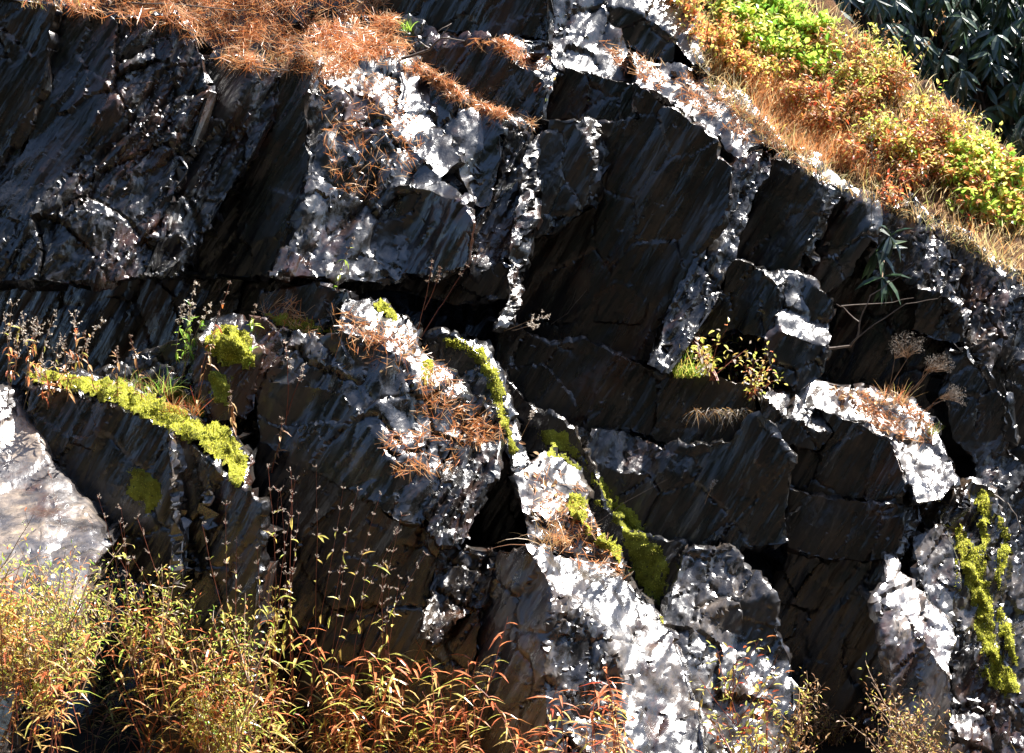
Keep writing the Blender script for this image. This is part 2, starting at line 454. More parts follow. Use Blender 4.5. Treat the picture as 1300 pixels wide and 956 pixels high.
RB('striated column at the end of the needle-lined ledge', .06,
   [([(638,150),(684,158),(672,200),(654,290),(640,330),(607,352),(592,335),(600,285),(607,262),(622,262),(634,200)],'M')], stria=1.6)
RB('thin bright water-worn rib hanging beside the central black wall', .0,
   [([(664,200),(690,160),(683,215),(672,300),(662,360),(650,412),(630,416),(645,380),(650,300)],'R')], stria=1.8)
RB('low black band of rock under the shining blocks, above the mossy shelf', .16,
   [([(345,350),(498,362),(516,345),(560,350),(592,335),(607,352),(640,330),(650,345),(645,380),(600,392),(520,372),(430,366)],'K')])
# upper centre
RB('dark block at the top edge of the cliff behind the broken branch', .28,
   [([(470,-60),(690,-60),(700,50),(640,46),(560,40),(520,22),(460,20)],'K')], back=.8)
RB('dark block below the broken branch with needles along its top', .16,
   [([(498,66),(460,20),(520,22),(560,40),(640,46),(632,56),(560,62),(520,66)],'M'),
    ([(520,66),(560,62),(632,56),(655,80),(690,100),(694,150),(684,158),(638,150),(612,134),(582,116),(540,88)],'K'),
    ([(632,56),(640,46),(700,50),(712,84),(702,120),(694,150),(690,100),(655,80)],'L')])
RB('dark shoulder block at the top of the cliff between glaring slopes', .30,
   [([(690,-60),(770,-60),(765,8),(775,30),(800,60),(770,62),(730,45),(700,50)],'M'),
    ([(730,45),(770,62),(800,60),(806,104),(760,96),(712,84),(700,50)],'L')], back=.8, mat_='rock_sheen')
RB('humped black knob at the top edge near the leafy slope', .34,
   [([(765,8),(800,12),(840,34),(856,50),(856,78),(826,76),(800,60),(775,30)],'K'),
    ([(770,-60),(870,-60),(880,40),(900,90),(880,84),(856,50),(840,34),(800,12),(765,8)],'L')], back=.8, mat_='rock_sheen')
RB('black wall block above the nose-shaped block', .17,
   [([(712,84),(760,96),(806,104),(812,150),(770,156),(736,150),(694,150),(702,120)],'K')])
RB('nose-shaped block with a glowing white rim in the middle of the cliff', .02,
   [([(694,150),(728,150),(742,180),(752,206),(752,240),(740,268),(700,300),(672,300),(683,215),(690,160)],'D'),
    ([(728,150),(752,158),(772,195),(766,226),(756,262),(740,268),(752,240),(752,206),(742,180)],'R')])
RB('great black wall of rock in the middle of the cliff, rusty in places', .10,
   [([(812,150),(806,104),(826,118),(870,150),(912,178),(912,200),(932,210),(924,260),(890,320),(850,385),(822,462),(790,455),(740,430),(700,440),(655,410),(662,360),(672,300),(700,300),(740,268),(756,262),(766,226),(772,195),(752,158),(770,156)],'K')], mat_='rock_brown', rough=.8, stria=.7)
RB('long glaring ledge running down below the leafy slope', .20,
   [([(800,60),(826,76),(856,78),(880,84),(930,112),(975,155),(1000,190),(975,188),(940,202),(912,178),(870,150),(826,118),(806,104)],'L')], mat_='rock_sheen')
RB('slanting ribbed edge of wet rock ending at the grass clump', .0,
   [([(940,202),(975,188),(985,198),(962,240),(938,310),(915,370),(880,430),(850,476),(822,462),(850,385),(890,320),(924,260),(932,210)],'M')], stria=1.9)
RB('big dark flat-faced block under the needle ledge, right of the ribbed edge', .10,
   [([(985,198),(1004,204),(1052,240),(1044,268),(1022,322),(1010,345),(990,345),(930,330),(938,310),(962,240)],'K'),
    ([(985,198),(1000,190),(1062,238),(1068,246),(1058,262),(1030,330),(1022,322),(1044,268),(1052,240),(1004,204)],'R')])
RB('rounded dark block with a thin bright rim next to the rhododendron sprig', .16,
   [([(1068,246),(1082,238),(1098,262),(1104,300),(1080,350),(1050,372),(1022,352),(1030,330),(1058,262)],'K'),
    ([(1000,190),(1040,205),(1085,230),(1108,262),(1118,310),(1104,300),(1098,262),(1082,238),(1068,246),(1062,238)],'L')], mat_='rock_sheen')
RB('small dark block with a white top patch above the grass clump', .06,
   [([(930,330),(960,336),(988,360),(986,400),(975,430),(935,420),(900,430),(880,430),(915,370)],'K'),
    ([(960,336),(990,345),(996,362),(992,392),(986,400),(988,360)],'L')])
RB('knobbly hanging pillar with sunlit knobs beside the grass clump', -.02,
   [([(990,345),(1010,345),(1022,352),(1020,380),(1000,392),(996,362)],'M'),
    ([(1022,352),(1050,372),(1062,392),(1052,412),(1030,400),(1020,380)],'K'),
    ([(1000,392),(1020,380),(1030,400),(1052,412),(1054,440),(1022,430),(992,420),(986,400),(992,392)],'L'),
    ([(992,420),(1022,430),(1054,440),(1048,476),(1018,494),(984,482),(975,430),(986,400)],'D')], mat_='rock_sheen')
# right
RB('black recess wall behind the dead flower heads', .55,
   [([(1050,372),(1080,350),(1104,300),(1165,330),(1180,380),(1200,440),(1270,470),(1290,560),(1200,560),(1040,500),(1054,440),(1062,392)],'K')])
RB('angular brown block behind the bare twigs, top right of the recess', .30,
   [([(1104,300),(1118,290),(1118,240),(1150,262),(1190,300),(1222,342),(1218,368),(1196,372),(1166,368),(1140,350),(1110,360)],'S')], mat_='rock_brown')
RB('small wedge block with a pale right edge below the angular brown block', .24,
   [([(1166,368),(1196,372),(1222,396),(1226,436),(1200,436),(1160,420)],'D'),
    ([(1196,372),(1206,366),(1232,400),(1228,436),(1226,436),(1222,396)],'R')], mat_='rock_brown')
RB('large rounded brown block at the right end below the leafy bank', .36,
   [([(1118,240),(1160,252),(1215,292),(1262,335),(1250,345),(1222,342),(1190,300),(1150,262)],'M'),
    ([(1222,342),(1250,345),(1262,365),(1262,430),(1254,470),(1228,436),(1232,400),(1206,366),(1218,368)],'S'),
    ([(1250,345),(1262,335),(1274,372),(1272,430),(1262,472),(1254,470),(1262,430),(1262,365)],'M')], mat_='rock_brown')
RB('squarish block catching light at the right edge of the view', .45,
   [([(1262,335),(1300,345),(1440,420),(1440,520),(1300,480),(1272,430),(1274,372)],'M'),
    ([(1272,430),(1300,480),(1440,520),(1440,640),(1330,640),(1270,560),(1262,472)],'K')])
RB('stack of small dark ledges below the large rounded brown block', .30,
   [([(1228,436),(1254,470),(1280,520),(1276,560),(1240,590),(1212,560),(1196,500),(1200,440)],'D'),
    ([(1240,590),(1276,560),(1310,600),(1330,640),(1310,740),(1270,700),(1230,640)],'S')])
RB('sunlit ledge with fallen leaves and needles at the foot of the recess', -.02,
   [([(1030,484),(1080,492),(1150,506),(1186,538),(1200,570),(1180,566),(1130,560),(1092,540),(1040,520),(1002,500)],'H'),
    ([(1130,560),(1180,566),(1200,570),(1215,610),(1196,632),(1166,640),(1150,600)],'L')], mat_='rock_lit')
RB('thin pale-edged plate of rock sloping below the hanging pillar', -.03,
   [([(968,500),(984,490),(1002,500),(1040,520),(1060,548),(1040,548),(1000,530)],'L'),
    ([(960,490),(1000,530),(1040,548),(1060,548),(1040,572),(985,560),(960,530)],'D')], mat_='rock_brown')
RB('large brown-black block under the sunlit ledge, split by a level crack', -.04,
   [([(1060,548),(1040,520),(1092,540),(1130,560),(1146,600),(1148,640),(1110,636),(1050,630),(1003,618),(1000,580),(985,560),(1040,572)],'K')], mat_='rock_brown', rough=.8)
RB('lower half of the split brown-black block, above the hollow', -.03,
   [([(1003,620),(1050,632),(1110,638),(1148,642),(1146,672),(1138,704),(1100,714),(1040,708),(1000,694)],'D')], mat_='rock_brown', rough=.8)
RB('fluted edge of rock hanging at the right of the split block', -.06,
   [([(1148,600),(1166,640),(1160,680),(1152,704),(1138,704),(1146,672),(1148,640)],'R')], stria=1.8)
RB('slanting layered block overhanging the mossy gully', -.02,
   [([(1166,640),(1196,632),(1232,608),(1222,640),(1196,668),(1160,680)],'S')], stria=1.8, mat_='rock_brown')
RB('grey broken block beside the mossy gully at the lower right', -.10,
   [([(1160,680),(1196,668),(1212,690),(1216,730),(1206,790),(1178,762),(1164,730)],'M')], mat_='rock_lit')
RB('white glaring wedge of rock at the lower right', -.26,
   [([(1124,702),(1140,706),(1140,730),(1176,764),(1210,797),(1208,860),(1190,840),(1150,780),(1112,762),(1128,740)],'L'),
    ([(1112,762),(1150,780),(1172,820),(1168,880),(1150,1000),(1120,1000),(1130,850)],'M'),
    ([(1150,780),(1190,840),(1208,860),(1206,1000),(1150,1000),(1168,880),(1172,820)],'B')], mat_='rock_glare')
RB('shadowed bluish hollow wall in the lower right', .16,
   [([(1000,694),(1040,708),(1100,714),(1138,704),(1124,702),(1128,740),(1112,762),(1130,850),(1120,1000),(1000,1000),(990,830),(980,760)],'K')])
RB('mossy gully rock at the right edge with running moss ropes', .02,
   [([(1232,608),(1260,620),(1275,660),(1262,700),(1250,760),(1290,870),(1300,1000),(1206,1000),(1208,860),(1210,797),(1206,790),(1216,730),(1212,690),(1196,668),(1222,640)],'S'),
    ([(1275,660),(1310,740),(1440,760),(1440,1000),(1300,1000),(1290,870),(1250,760),(1262,700)],'M')], mat_='rock_lit', stria=1.6)
RB('added pale rib for the water-lit streak down the dark mossy boulder', -.34,
   [([(216,545),(230,552),(234,600),(238,660),(243,735),(226,742),(221,660),(219,600)],'R')], stria=1.8, back=.25, mat_='rock_lit')  # rib shaped and lightened to stand for a water-lit streak
RB('short added pale rib for the bright streak below the right end of the moss band', -.36,
   [([(262,590),(274,594),(278,640),(276,668),(266,670),(262,630)],'R')], stria=1.8, back=.25, mat_='rock_lit')  # second bright water-lit streak, built as a lightened rib
# middle band
RB('dark block under the great black wall, above the green stained hollow', .22,
   [([(655,410),(700,440),(740,430),(790,455),(850,476),(880,470),(960,490),(960,530),(930,560),(860,570),(800,546),(730,545),(680,520),(640,475),(630,416)],'D')], mat_='rock_brown', rough=.8)
RB('dark block with a small white glint on its top left of the split block', .04,
   [([(730,545),(800,546),(840,572),(880,580),(890,604),(850,600),(790,600),(755,590)],'M'),
    ([(840,572),(860,570),(930,560),(960,530),(985,560),(1000,580),(1003,618),(1000,640),(960,650),(890,604),(880,580)],'K'),
    ([(755,590),(790,600),(850,600),(890,604),(960,650),(1000,640),(998,690),(930,700),(870,690),(800,680),(765,640)],'K')])
RB('mossy green hollow wall between the ridge and the dark block', .16,
   [([(640,475),(680,520),(730,545),(755,590),(765,640),(800,680),(870,690),(880,740),(850,800),(820,770),(770,705),(745,650),(735,600),(660,570),(650,520)],'K')])
RB('dark rock above the shelf hidden behind the red-stemmed weeds', .80,
   [([(-140,350),(330,345),(430,366),(400,420),(340,480),(330,560),(200,520),(-140,500)],'K')])
RB('low rounded hump carrying the moss cushion', -.06,
   [([(252,430),(272,406),(300,406),(320,420),(300,444),(270,446)],'H'), ([(252,430),(270,446),(300,444),(320,420),(334,448),(330,482),(310,530),(270,535),(246,490),(244,455)],'D')], back=.35)
RB('flat bluish block with mossy top at the left of the shelf', .06,
   [([(330,372),(400,362),(440,372),(432,390),(430,420),(405,432),(345,410),(322,392)],'D')])
RB('large glaring boulder under the shelf with needles and dark hollows', -.16,
   [([(440,372),(480,380),(530,418),(536,445),(520,440),(470,430),(430,420),(432,390)],'L'),
    ([(322,405),(345,410),(405,432),(440,470),(432,498),(380,488),(322,478)],'S'),
    ([(405,432),(430,420),(470,430),(500,450),(505,490),(478,505),(440,470)],'K'),
    ([(470,430),(520,440),(536,445),(560,470),(600,500),(580,510),(540,480),(500,450)],'L'),
    ([(500,450),(540,480),(580,510),(590,540),(556,552),(520,530),(505,490)],'M'),
    ([(478,505),(505,490),(520,530),(512,575),(486,565)],'L'),
    ([(322,478),(380,488),(432,498),(440,470),(478,505),(486,565),(500,600),(480,640),(440,620),(330,562)],'K'),
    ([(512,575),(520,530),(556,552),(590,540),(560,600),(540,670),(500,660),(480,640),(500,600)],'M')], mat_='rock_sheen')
RB('bright fluted front of the large glaring boulder', -.22,
   [([(600,500),(630,520),(636,560),(626,600),(612,645),(590,690),(560,690),(540,670),(560,600),(590,540),(580,510)],'M')], stria=2.0)
RB('ridge of rock edged with a rope of yellow moss', -.10,
   [([(545,425),(575,426),(612,450),(636,500),(650,560),(652,600),(636,560),(630,520),(600,500),(560,470),(536,445)],'K'),
    ([(575,426),(618,436),(642,478),(656,540),(672,590),(652,600),(650,560),(636,500),(612,450)],'L')], mat_='rock_sheen')
RB('black cleft beside the mossy ridge', .12,
   [([(636,560),(652,600),(664,650),(672,695),(640,704),(590,690),(612,645),(626,600)],'K')])
RB('white glaring step with hanging moss above the lower slab', -.20,
   [([(652,600),(672,590),(700,572),(735,600),(745,640),(700,662),(664,650)],'L'),
    ([(664,650),(700,662),(745,640),(765,690),(790,722),(720,706),(672,695)],'S')], mat_='rock_lit')
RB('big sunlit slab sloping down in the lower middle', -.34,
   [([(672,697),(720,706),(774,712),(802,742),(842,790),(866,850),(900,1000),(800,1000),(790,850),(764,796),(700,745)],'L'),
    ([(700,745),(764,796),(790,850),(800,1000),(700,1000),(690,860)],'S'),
    ([(630,702),(672,697),(700,745),(690,860),(700,1000),(590,1000),(600,860),(612,770)],'B')], mat_='rock_lit')
RB('olive ribbed rock leaning beside the black cleft', -.18,
   [([(590,690),(640,704),(612,770),(580,790),(550,815),(532,810),(540,770),(560,690)],'S')], stria=2.2, mat_='rock_brown')
RB('shadowed wall with speckled patches behind the dry grass plumes', .02,
   [([(330,562),(440,620),(480,640),(500,660),(540,670),(560,690),(540,770),(532,810),(500,1000),(200,1000),(230,700),(320,620)],'K'),
    ([(532,810),(550,815),(580,790),(612,770),(600,860),(590,1000),(500,1000)],'K')])
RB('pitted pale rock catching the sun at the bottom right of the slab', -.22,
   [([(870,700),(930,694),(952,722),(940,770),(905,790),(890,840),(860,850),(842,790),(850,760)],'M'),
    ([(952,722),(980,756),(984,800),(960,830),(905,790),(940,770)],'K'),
    ([(905,790),(960,830),(984,800),(1004,840),(1010,1000),(900,1000),(866,850),(890,840)],'M')], mat_='rock_lit')
# lower left
RB('dark boulder capped with a thick band of moss at the lower left', -.20,
   [([(28,474),(100,478),(160,490),(230,524),(225,548),(150,516),(60,492),(35,492)],'T'),
    ([(230,524),(290,548),(318,590),(312,622),(280,600),(225,548)],'H'),
    ([(35,492),(60,492),(150,516),(225,548),(228,600),(232,700),(200,760),(140,700),(110,640),(60,575)],'K'),
    ([(225,548),(280,600),(312,622),(330,640),(330,720),(300,1000),(180,1000),(200,760),(232,700),(228,600)],'K')])
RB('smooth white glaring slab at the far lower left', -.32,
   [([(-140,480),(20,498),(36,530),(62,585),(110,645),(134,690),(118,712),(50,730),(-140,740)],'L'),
    ([(-140,740),(50,730),(118,712),(96,780),(30,860),(-20,1000),(-140,1000)],'B')], mat_='rock_glare', rough=.45, stria=.4)
RB('small grassy hump of rock behind the mossy boulder', .12,
   [([(100,478),(180,452),(300,470),(330,540),(318,590),(290,548),(230,524),(160,490)],'S'),
    ([(230,430),(265,415),(310,430),(326,470),(300,470),(180,452)],'D')])

# bedrock behind the blocks, leafy bank, back hill, ground
rock('bedrock', 1.25, [([(-300,-160),(880,-160),(1000,100),(1120,240),(1300,330),(1600,480),(1600,1060),(-300,1060)],'S')],
     name='bedrock', kind='structure', step=14, back=1.2)
CODE['HL'] = (.55, 1.15)
bank = rock('leafy_bank', .72, [([(856,-60),(1010,-60),(1075,30),(1180,110),(1300,205),(1500,330),(1500,520),(1300,360),(1262,340),(1215,296),(1160,256),(1118,244),(1085,232),(1040,208),(1000,192),(975,157),(930,114),(880,84)],'HL')],
            name='hillside_bank', kind='structure', mat_='duff', step=8, rough=.7, stria=0, back=.6, smooth=True)

def sheet(name, x0, x1, y0, y1, nx, ny, f, m):
    xs, ys = np.linspace(x0, x1, nx), np.linspace(y0, y1, ny)
    v = [(x, y, f(x, y)) for y in ys for x in xs]
    fs = [(j * nx + i, j * nx + i + 1, (j + 1) * nx + i + 1, (j + 1) * nx + i) for j in range(ny - 1) for i in range(nx - 1)]
    o = mesh_obj(name, v, fs, [m], smooth=True); tag(o, kind='structure')
    return o, v, fs
from mathutils import noise as mn
def gz(x, y):
    return 0.10 + .05 * mn.noise(Vector((x * 1.5, y * 1.5, 0))) - 0.04 * max(0, min(1, (-1.2 - y)))
g_o, gv, gf = sheet('ground', -8, 8, -9.5, 2.5, 160, 120, gz, 'soil')
far_o, _, _ = sheet('distant_ground', -90, 90, -90, 120, 20, 20, lambda x, y: -0.3, 'soil')
def hz(x, y):
    return -.2 + 1.9 * min(1, max(0, (y - .9) / 1.5)) + max(0, y - 2.2) * .62 + .25 * mn.noise(Vector((x * .7, y * .7, 4)))
h_o, hv, hf = sheet('wooded_hill', -16, 22, 1.6, 22, 120, 100, hz, 'soil')

def oz(x, y):
    return -.3 + max(0, -9.8 - y) * 1.1 + .5 * mn.noise(Vector((x * .4, y * .4, 9)))
sheet('sky_block_hill', -30, 30, -26, -9.6, 60, 30, oz, 'soil')  # hill added behind the camera to hold sky light off the cliff
_wm = None
# ------------------------------------------------------------------ ray helper
allv, allf, off_ = [], [], 0
for Wv, Fc, o in ROCK_GEO:
    allv += [Vector(v) for v in Wv]; allf += [[i + off_ for i in f] for f in Fc]; off_ += len(Wv)
for vv, ff in ((gv, gf), (hv, hf)):
    allv += [Vector(v) for v in vv]; allf += [[i + off_ for i in f] for f in ff]; off_ += len(vv)
BVH = BVHTree.FromPolygons(allv, allf)
CAM = Vector((0, -8, 1.6))
def hit(px, py):
    d = (P(px, py, 0) - CAM).normalized()
    loc, nrm, i, dist = BVH.ray_cast(CAM, d)
    if loc is None: return P(px, py, 3), Vector((0, -1, 0))
    if nrm.dot(d) > 0: nrm = -nrm
    return loc, nrm

# ------------------------------------------------------------------ vegetation mesh builder
class MB:
    def __init__(s): s.v, s.f, s.m = [], [], []
    def leaf(s, p, d, n, L, W, bend=0.2, m=0, fold=0.25):
        d = d.normalized(); n = (n - d * n.dot(d)); n = n.normalized() if n.length > 1e-4 else d.orthogonal().normalized()
        t = d.cross(n)
        b = len(s.v)
        pr = [(0, .12), (.3, .9), (.62, .85), (1, .0)]
        for k, (u, w_) in enumerate(pr):
            c = p + d * L * u - n * (bend * L * u * u)
            if k == 3: s.v.append(c)
            else:
                s.v += [c - t * W * w_ / 2 + n * fold * W * w_, c, c + t * W * w_ / 2 + n * fold * W * w_]
        for k in (0, 1):
            o = b + 3 * k
            s.f += [(o, o + 1, o + 4, o + 3), (o + 1, o + 2, o + 5, o + 4)]
        s.f += [(b + 6, b + 7, b + 9), (b + 7, b + 8, b + 9)]; s.m += [m] * 6
    def blade(s, p, d, L, W, droop, m=0, seg=4):
        d = d.normalized(); side = d.cross(Vector((random.uniform(-1, 1), random.uniform(-1, 1), .2))).normalized()
        b = len(s.v); c = p.copy(); dd = d.copy()
        for k in range(seg + 1):
            w_ = W * (1 - k / seg) ** .7 / 2
            if k == seg: s.v.append(c.copy())
            else: s.v += [c - side * w_, c + side * w_]
            c = c + dd * L / seg; dd = (dd + Vector((0, 0, -droop / seg))).normalized()
        for k in range(seg - 1):
            o = b + 2 * k; s.f.append((o, o + 1, o + 3, o + 2)); s.m.append(m)
        o = b + 2 * (seg - 1); s.f.append((o, o + 1, o + 2)); s.m.append(m)
    def tube(s, pts, r0, r1, m=0, n=5):
        b = len(s.v); K = len(pts)
        for k, p in enumerate(pts):
            d = (pts[min(k + 1, K - 1)] - pts[max(k - 1, 0)]).normalized()
            u = d.orthogonal().normalized(); v = d.cross(u); r = r0 + (r1 - r0) * k / (K - 1)
            for i in range(n):
                a = 2 * math.pi * i / n; s.v.append(p + u * (r * math.cos(a)) + v * (r * math.sin(a)))
        for k in range(K - 1):
            for i in range(n):
                s.f.append((b + k * n + i, b + k * n + (i + 1) % n, b + (k + 1) * n + (i + 1) % n, b + (k + 1) * n + i)); s.m.append(m)
    def puff(s, p, r, m=0, n=9):
        for _ in range(n):
            d = rv(); s.leaf(p, d, rv(), r, r * .55, .1, m)
    def build(s, name, mats, parent=None, loc=None):
        o = mesh_obj(name, s.v, s.f, mats, parent, midx=s.m)
        if loc is not None: o.location = loc
        return o
def rv():
    v = Vector((random.gauss(0, 1), random.gauss(0, 1), random.gauss(0, 1)))
    return v.normalized()
def curve(p0, d, L, n=8, wob=.15, droop=0.0):
    pts = [p0.copy()]; d = d.normalized()
    for k in range(n):
        d = (d + rv() * wob + Vector((0, 0, -droop / n))).normalized(); pts.append(pts[-1] + d * L / n)
    return pts

# ------------------------------------------------------------------ moss pads
def moss(label, poly, thick=.02, dens=34000, step=4.0, fl=.009):
    xs = [p[0] for p in poly]; ys = [p[1] for p in poly]
    gx, gy = np.meshgrid(np.arange(min(xs) - 2, max(xs) + 3, step), np.arange(min(ys) - 2, max(ys) + 3, step))
    g = np.c_[gx.ravel(), gy.ravel()]
    gj = jit(g, 5.0); ins = inpoly(gj, poly).reshape(gx.shape)
    # distance to the outline
    dm = np.full(len(g), 1e9); n = len(poly); pa = np.array(poly, float)
    for i in range(n):
        a, b = pa[i], pa[(i + 1) % n]; ab = b - a; tt = np.clip(((gj - a) @ ab) / (ab @ ab), 0, 1)
        dm = np.minimum(dm, np.linalg.norm(gj - (a + tt[:, None] * ab), axis=1))
    dm = dm.reshape(gx.shape)
    ids = -np.ones(gx.shape, int); verts, nor = [], []
    H = {}
    for j in range(gx.shape[0]):
        for i in range(gx.shape[1]):
            if not ins[j, i]: continue
            loc, nr = hit(gx[j, i], gy[j, i])
            ids[j, i] = len(verts); e = min(1, dm[j, i] / 14)
            lump = .45 + 1.5 * mn.noise(loc * 17) + .7 * mn.noise(loc * 48)
            nn = (nr + Vector((0.15, -.35, .5))).normalized()
            verts.append(loc + nn * (1.35 * thick * (math.sqrt(e) * max(.12, lump) )) - nn * .004 * (1 - e)); nor.append(nn)
    faces = []
    for j in range(gx.shape[0] - 1):
        for i in range(gx.shape[1] - 1):
            q = [ids[j, i], ids[j + 1, i], ids[j + 1, i + 1], ids[j, i + 1]]
            if min(q) < 0: continue
            ds = [(verts[q[k]] - verts[q[(k + 1) % 4]]).length for k in range(4)]
            if max(ds) > .12: continue
            faces.append(q)
    if not faces: return None
    par = list(range(len(verts)))
    def fd(a):
        while par[a] != a: par[a] = par[par[a]]; a = par[a]
        return a
    for q in faces:
        for k in q[1:]: par[fd(k)] = fd(q[0])
    cnt = {}
    for q in faces: cnt[fd(q[0])] = cnt.get(fd(q[0]), 0) + 1
    big = max(cnt, key=cnt.get); faces = [q for q in faces if fd(q[0]) == big]
    us = sorted({i for q in faces for i in q}); mp_ = {a: k for k, a in enumerate(us)}
    verts = [verts[a] for a in us]; nor = [nor[a] for a in us]; faces = [[mp_[i] for i in q] for q in faces]
    root = mesh_obj('moss_patch', verts, faces, ['moss'], smooth=True)
    tag(root, label, 'moss', 'moss patches on the rocks')
    mb = MB()
    area_each = [((verts[f[1]] - verts[f[0]]).cross(verts[f[3]] - verts[f[0]])).length for f in faces]
    for f, a in zip(faces, area_each):
        k = a * dens; k = int(k) + (random.random() < k - int(k))
        for _ in range(min(k, 30)):
            u, v = random.random(), random.random()
            p = verts[f[0]] * (1 - u) * (1 - v) + verts[f[1]] * (1 - u) * v + verts[f[2]] * u * v + verts[f[3]] * u * (1 - v)
            d = (nor[f[0]] + rv() * .75).normalized(); L = random.uniform(.5, 1.3) * fl
            t = d.cross(rv()).normalized() * (fl * .22); b = len(mb.v)
            mb.v += [p - t, p + t, p + d * L]; mb.f.append((b, b + 1, b + 2)); mb.m.append(0)
    mb.build('moss_shoots', ['mossf'], root)
    return root
moss('thick yellow-green moss band along the top of the lower left boulder',
     [(24,472),(60,470),(110,478),(160,486),(215,508),(245,528),(290,548),(316,582),(316,618),(296,622),(280,590),(262,580),(232,560),(205,545),(150,520),(100,500),(50,490)], .028)
moss('rounded moss cushion on the hump behind the red-stemmed weeds', [(258,424),(276,412),(298,412),(316,424),(328,446),(326,468),(314,474),(300,466),(284,468),(268,458),(258,442)], .032)
moss('dark green moss trailing down from the moss cushion', [(262,470),(284,472),(300,476),(298,500),(286,520),(270,512),(258,492)], .014, 14000)
moss('dull shaded moss patch on the bluish block beside the cushion', [(325,392),(345,395),(400,405),(432,420),(438,440),(405,440),(350,425),(328,410)], .012)
moss('small moss mound on the near crest of the glaring boulder', [(472,378),(488,380),(506,400),(508,412),(492,406),(474,392)], .02)
moss('long yellow moss rope running down the ridge crest', [(560,424),(590,430),(618,440),(640,480),(650,530),(656,560),(664,600),(668,640),(660,640),(650,585),(636,545),(622,500),(608,462),(585,450),(562,442)], .018)
moss('small moss patch among needles on the boulder top', [(528,448),(545,452),(552,475),(548,492),(534,485)], .012)
moss('hanging moss ropes on the white step in the centre', [(716,628),(735,626),(748,634),(750,680),(742,688),(732,670),(728,668),(722,665)], .03)
moss('drooping tongue of moss at the foot of the white step', [(760,664),(775,662),(790,680),(794,708),(784,722),(772,705),(758,695)], .03)
moss('small round moss tuft above the drooping tongue of moss', [(748,632),(762,630),(766,645),(754,652)], .02)
moss('dark shaded moss film on the hollow wall behind the white step', [(672,535),(720,545),(745,585),(800,640),(850,700),(858,760),(835,790),(800,730),(790,690),(765,640),(740,600),(690,575)], .008, 9000)
moss('bright strip of moss on the lower edge of the green hollow', [(832,762),(842,770),(840,800),(832,790)], .015)
moss('yellow moss ropes running down the gully at the right edge', [(1236,620),(1254,624),(1264,650),(1258,690),(1250,700),(1254,740),(1262,780),(1270,830),(1292,866),(1262,862),(1236,812),(1234,770),(1218,735),(1206,680),(1216,650),(1230,690),(1242,685),(1244,660),(1230,640)], .022)
moss('green film of moss hanging in the centre of the gully', [(1262,640),(1282,660),(1280,720),(1268,760),(1256,730),(1268,690)], .014)
moss('yellow-green moss streak down the right of the gully near the corner', [(1262,760),(1276,770),(1290,820),(1300,850),(1282,848),(1268,810)], .018)
moss('narrow moss streak left of the gully beside the grey broken block', [(1212,680),(1222,690),(1224,740),(1216,800),(1206,780),(1214,730)], .015)
moss('moss cushion at the bottom of the gully in the right corner', [(1236,842),(1262,838),(1290,855),(1298,880),(1270,890),(1240,860)], .022)
moss('shaded moss patch on the side of the lower left boulder', [(150,586),(200,600),(215,640),(190,660),(160,630)], .01, 6000)
moss('moss around the grass roots on the hump of rock', [(165,490),(220,488),(262,506),(268,535),(240,525),(190,500)], .015, 12000)

# ------------------------------------------------------------------ needle litter (stuff)
def litter(label, poly, n, m='needle', L=(.05, .10), lift=.006, wdt=.0011, downhill=.5, name='pine_needles', up=.15, bias=0.):
    mb = MB(); xs = [p[0] for p in poly]; ys = [p[1] for p in poly]; k = 0; tries = 0
    while k < n and tries < n * 12:
        tries += 1
        x, y = random.uniform(min(xs), max(xs)), random.uniform(min(ys), max(ys))
        if not inpoly(np.array([[x, y]]), poly)[0]: continue
        loc, nr = hit(x, y)
        if random.random() > .35 + nr.z * 1.2: continue
        if mn.noise(loc * 9) + .6 * mn.noise(loc * 28) < random.uniform(-.45, .35) - bias: continue
        d = rv(); d = d - nr * d.dot(nr) + nr * random.uniform(-.05, up) + Vector((.25, -.2, -.35)) * downhill
        ll = random.uniform(*L)
        d.normalize(); d2 = d.cross(nr).normalized() * random.uniform(-.25, .25)
        s0 = loc + nr * random.uniform(.001, lift) - d * ll / 2
        s1 = s0 + d * ll * .5 + d2 * ll * .3 + nr * .003; s2 = s0 + d * ll
        t = d.cross(nr).normalized() * wdt; b = len(mb.v); t2 = nr * wdt
        mb.v += [s0 - t, s0 + t, s1 - t + t2, s1 + t - t2, s2 - t * .3, s2 + t * .3]
        mb.f += [(b, b + 1, b + 3, b + 2), (b + 2, b + 3, b + 5, b + 4)]; mb.m += [0, 0]
        k += 1
    o = mb.build(name, [m]); tag(o, label, 'needles', kind='stuff'); return o
litter('thick mat of orange pine needles along the top of the upper left slabs', [(60,-20),(480,-20),(520,60),(505,76),(470,60),(440,100),(350,90),(300,90),(250,55),(200,30),(100,18)], 4400, up=.3, lift=.03, bias=.2, L=(.06,.12))
litter('line of orange needles lying on the long sloping ledge', [(440,60),(500,66),(545,84),(585,112),(640,138),(690,156),(680,164),(620,146),(575,128),(535,98),(490,84)], 1100)
litter('needles on the dark block top below the broken branch', [(600,48),(650,50),(690,80),(680,90),(640,66),(600,62)], 260)
litter('needles on the glaring ledge below the leafy slope', [(760,50),(860,80),(930,120),(990,180),(1040,215),(1060,240),(1000,200),(930,170),(850,120),(790,90)], 760)
litter('patch of orange needles on the large glaring boulder', [(520,485),(575,500),(615,525),(640,550),(610,570),(550,560),(525,530)], 300)
litter('needles caught in the hollow on the front of the glaring boulder', [(480,550),(540,548),(590,580),(560,605),(500,600)], 130)
litter('needles and leaf scraps on the sunlit ledge by the recess', [(1080,495),(1150,506),(1186,540),(1180,566),(1130,555),(1100,535)], 280)
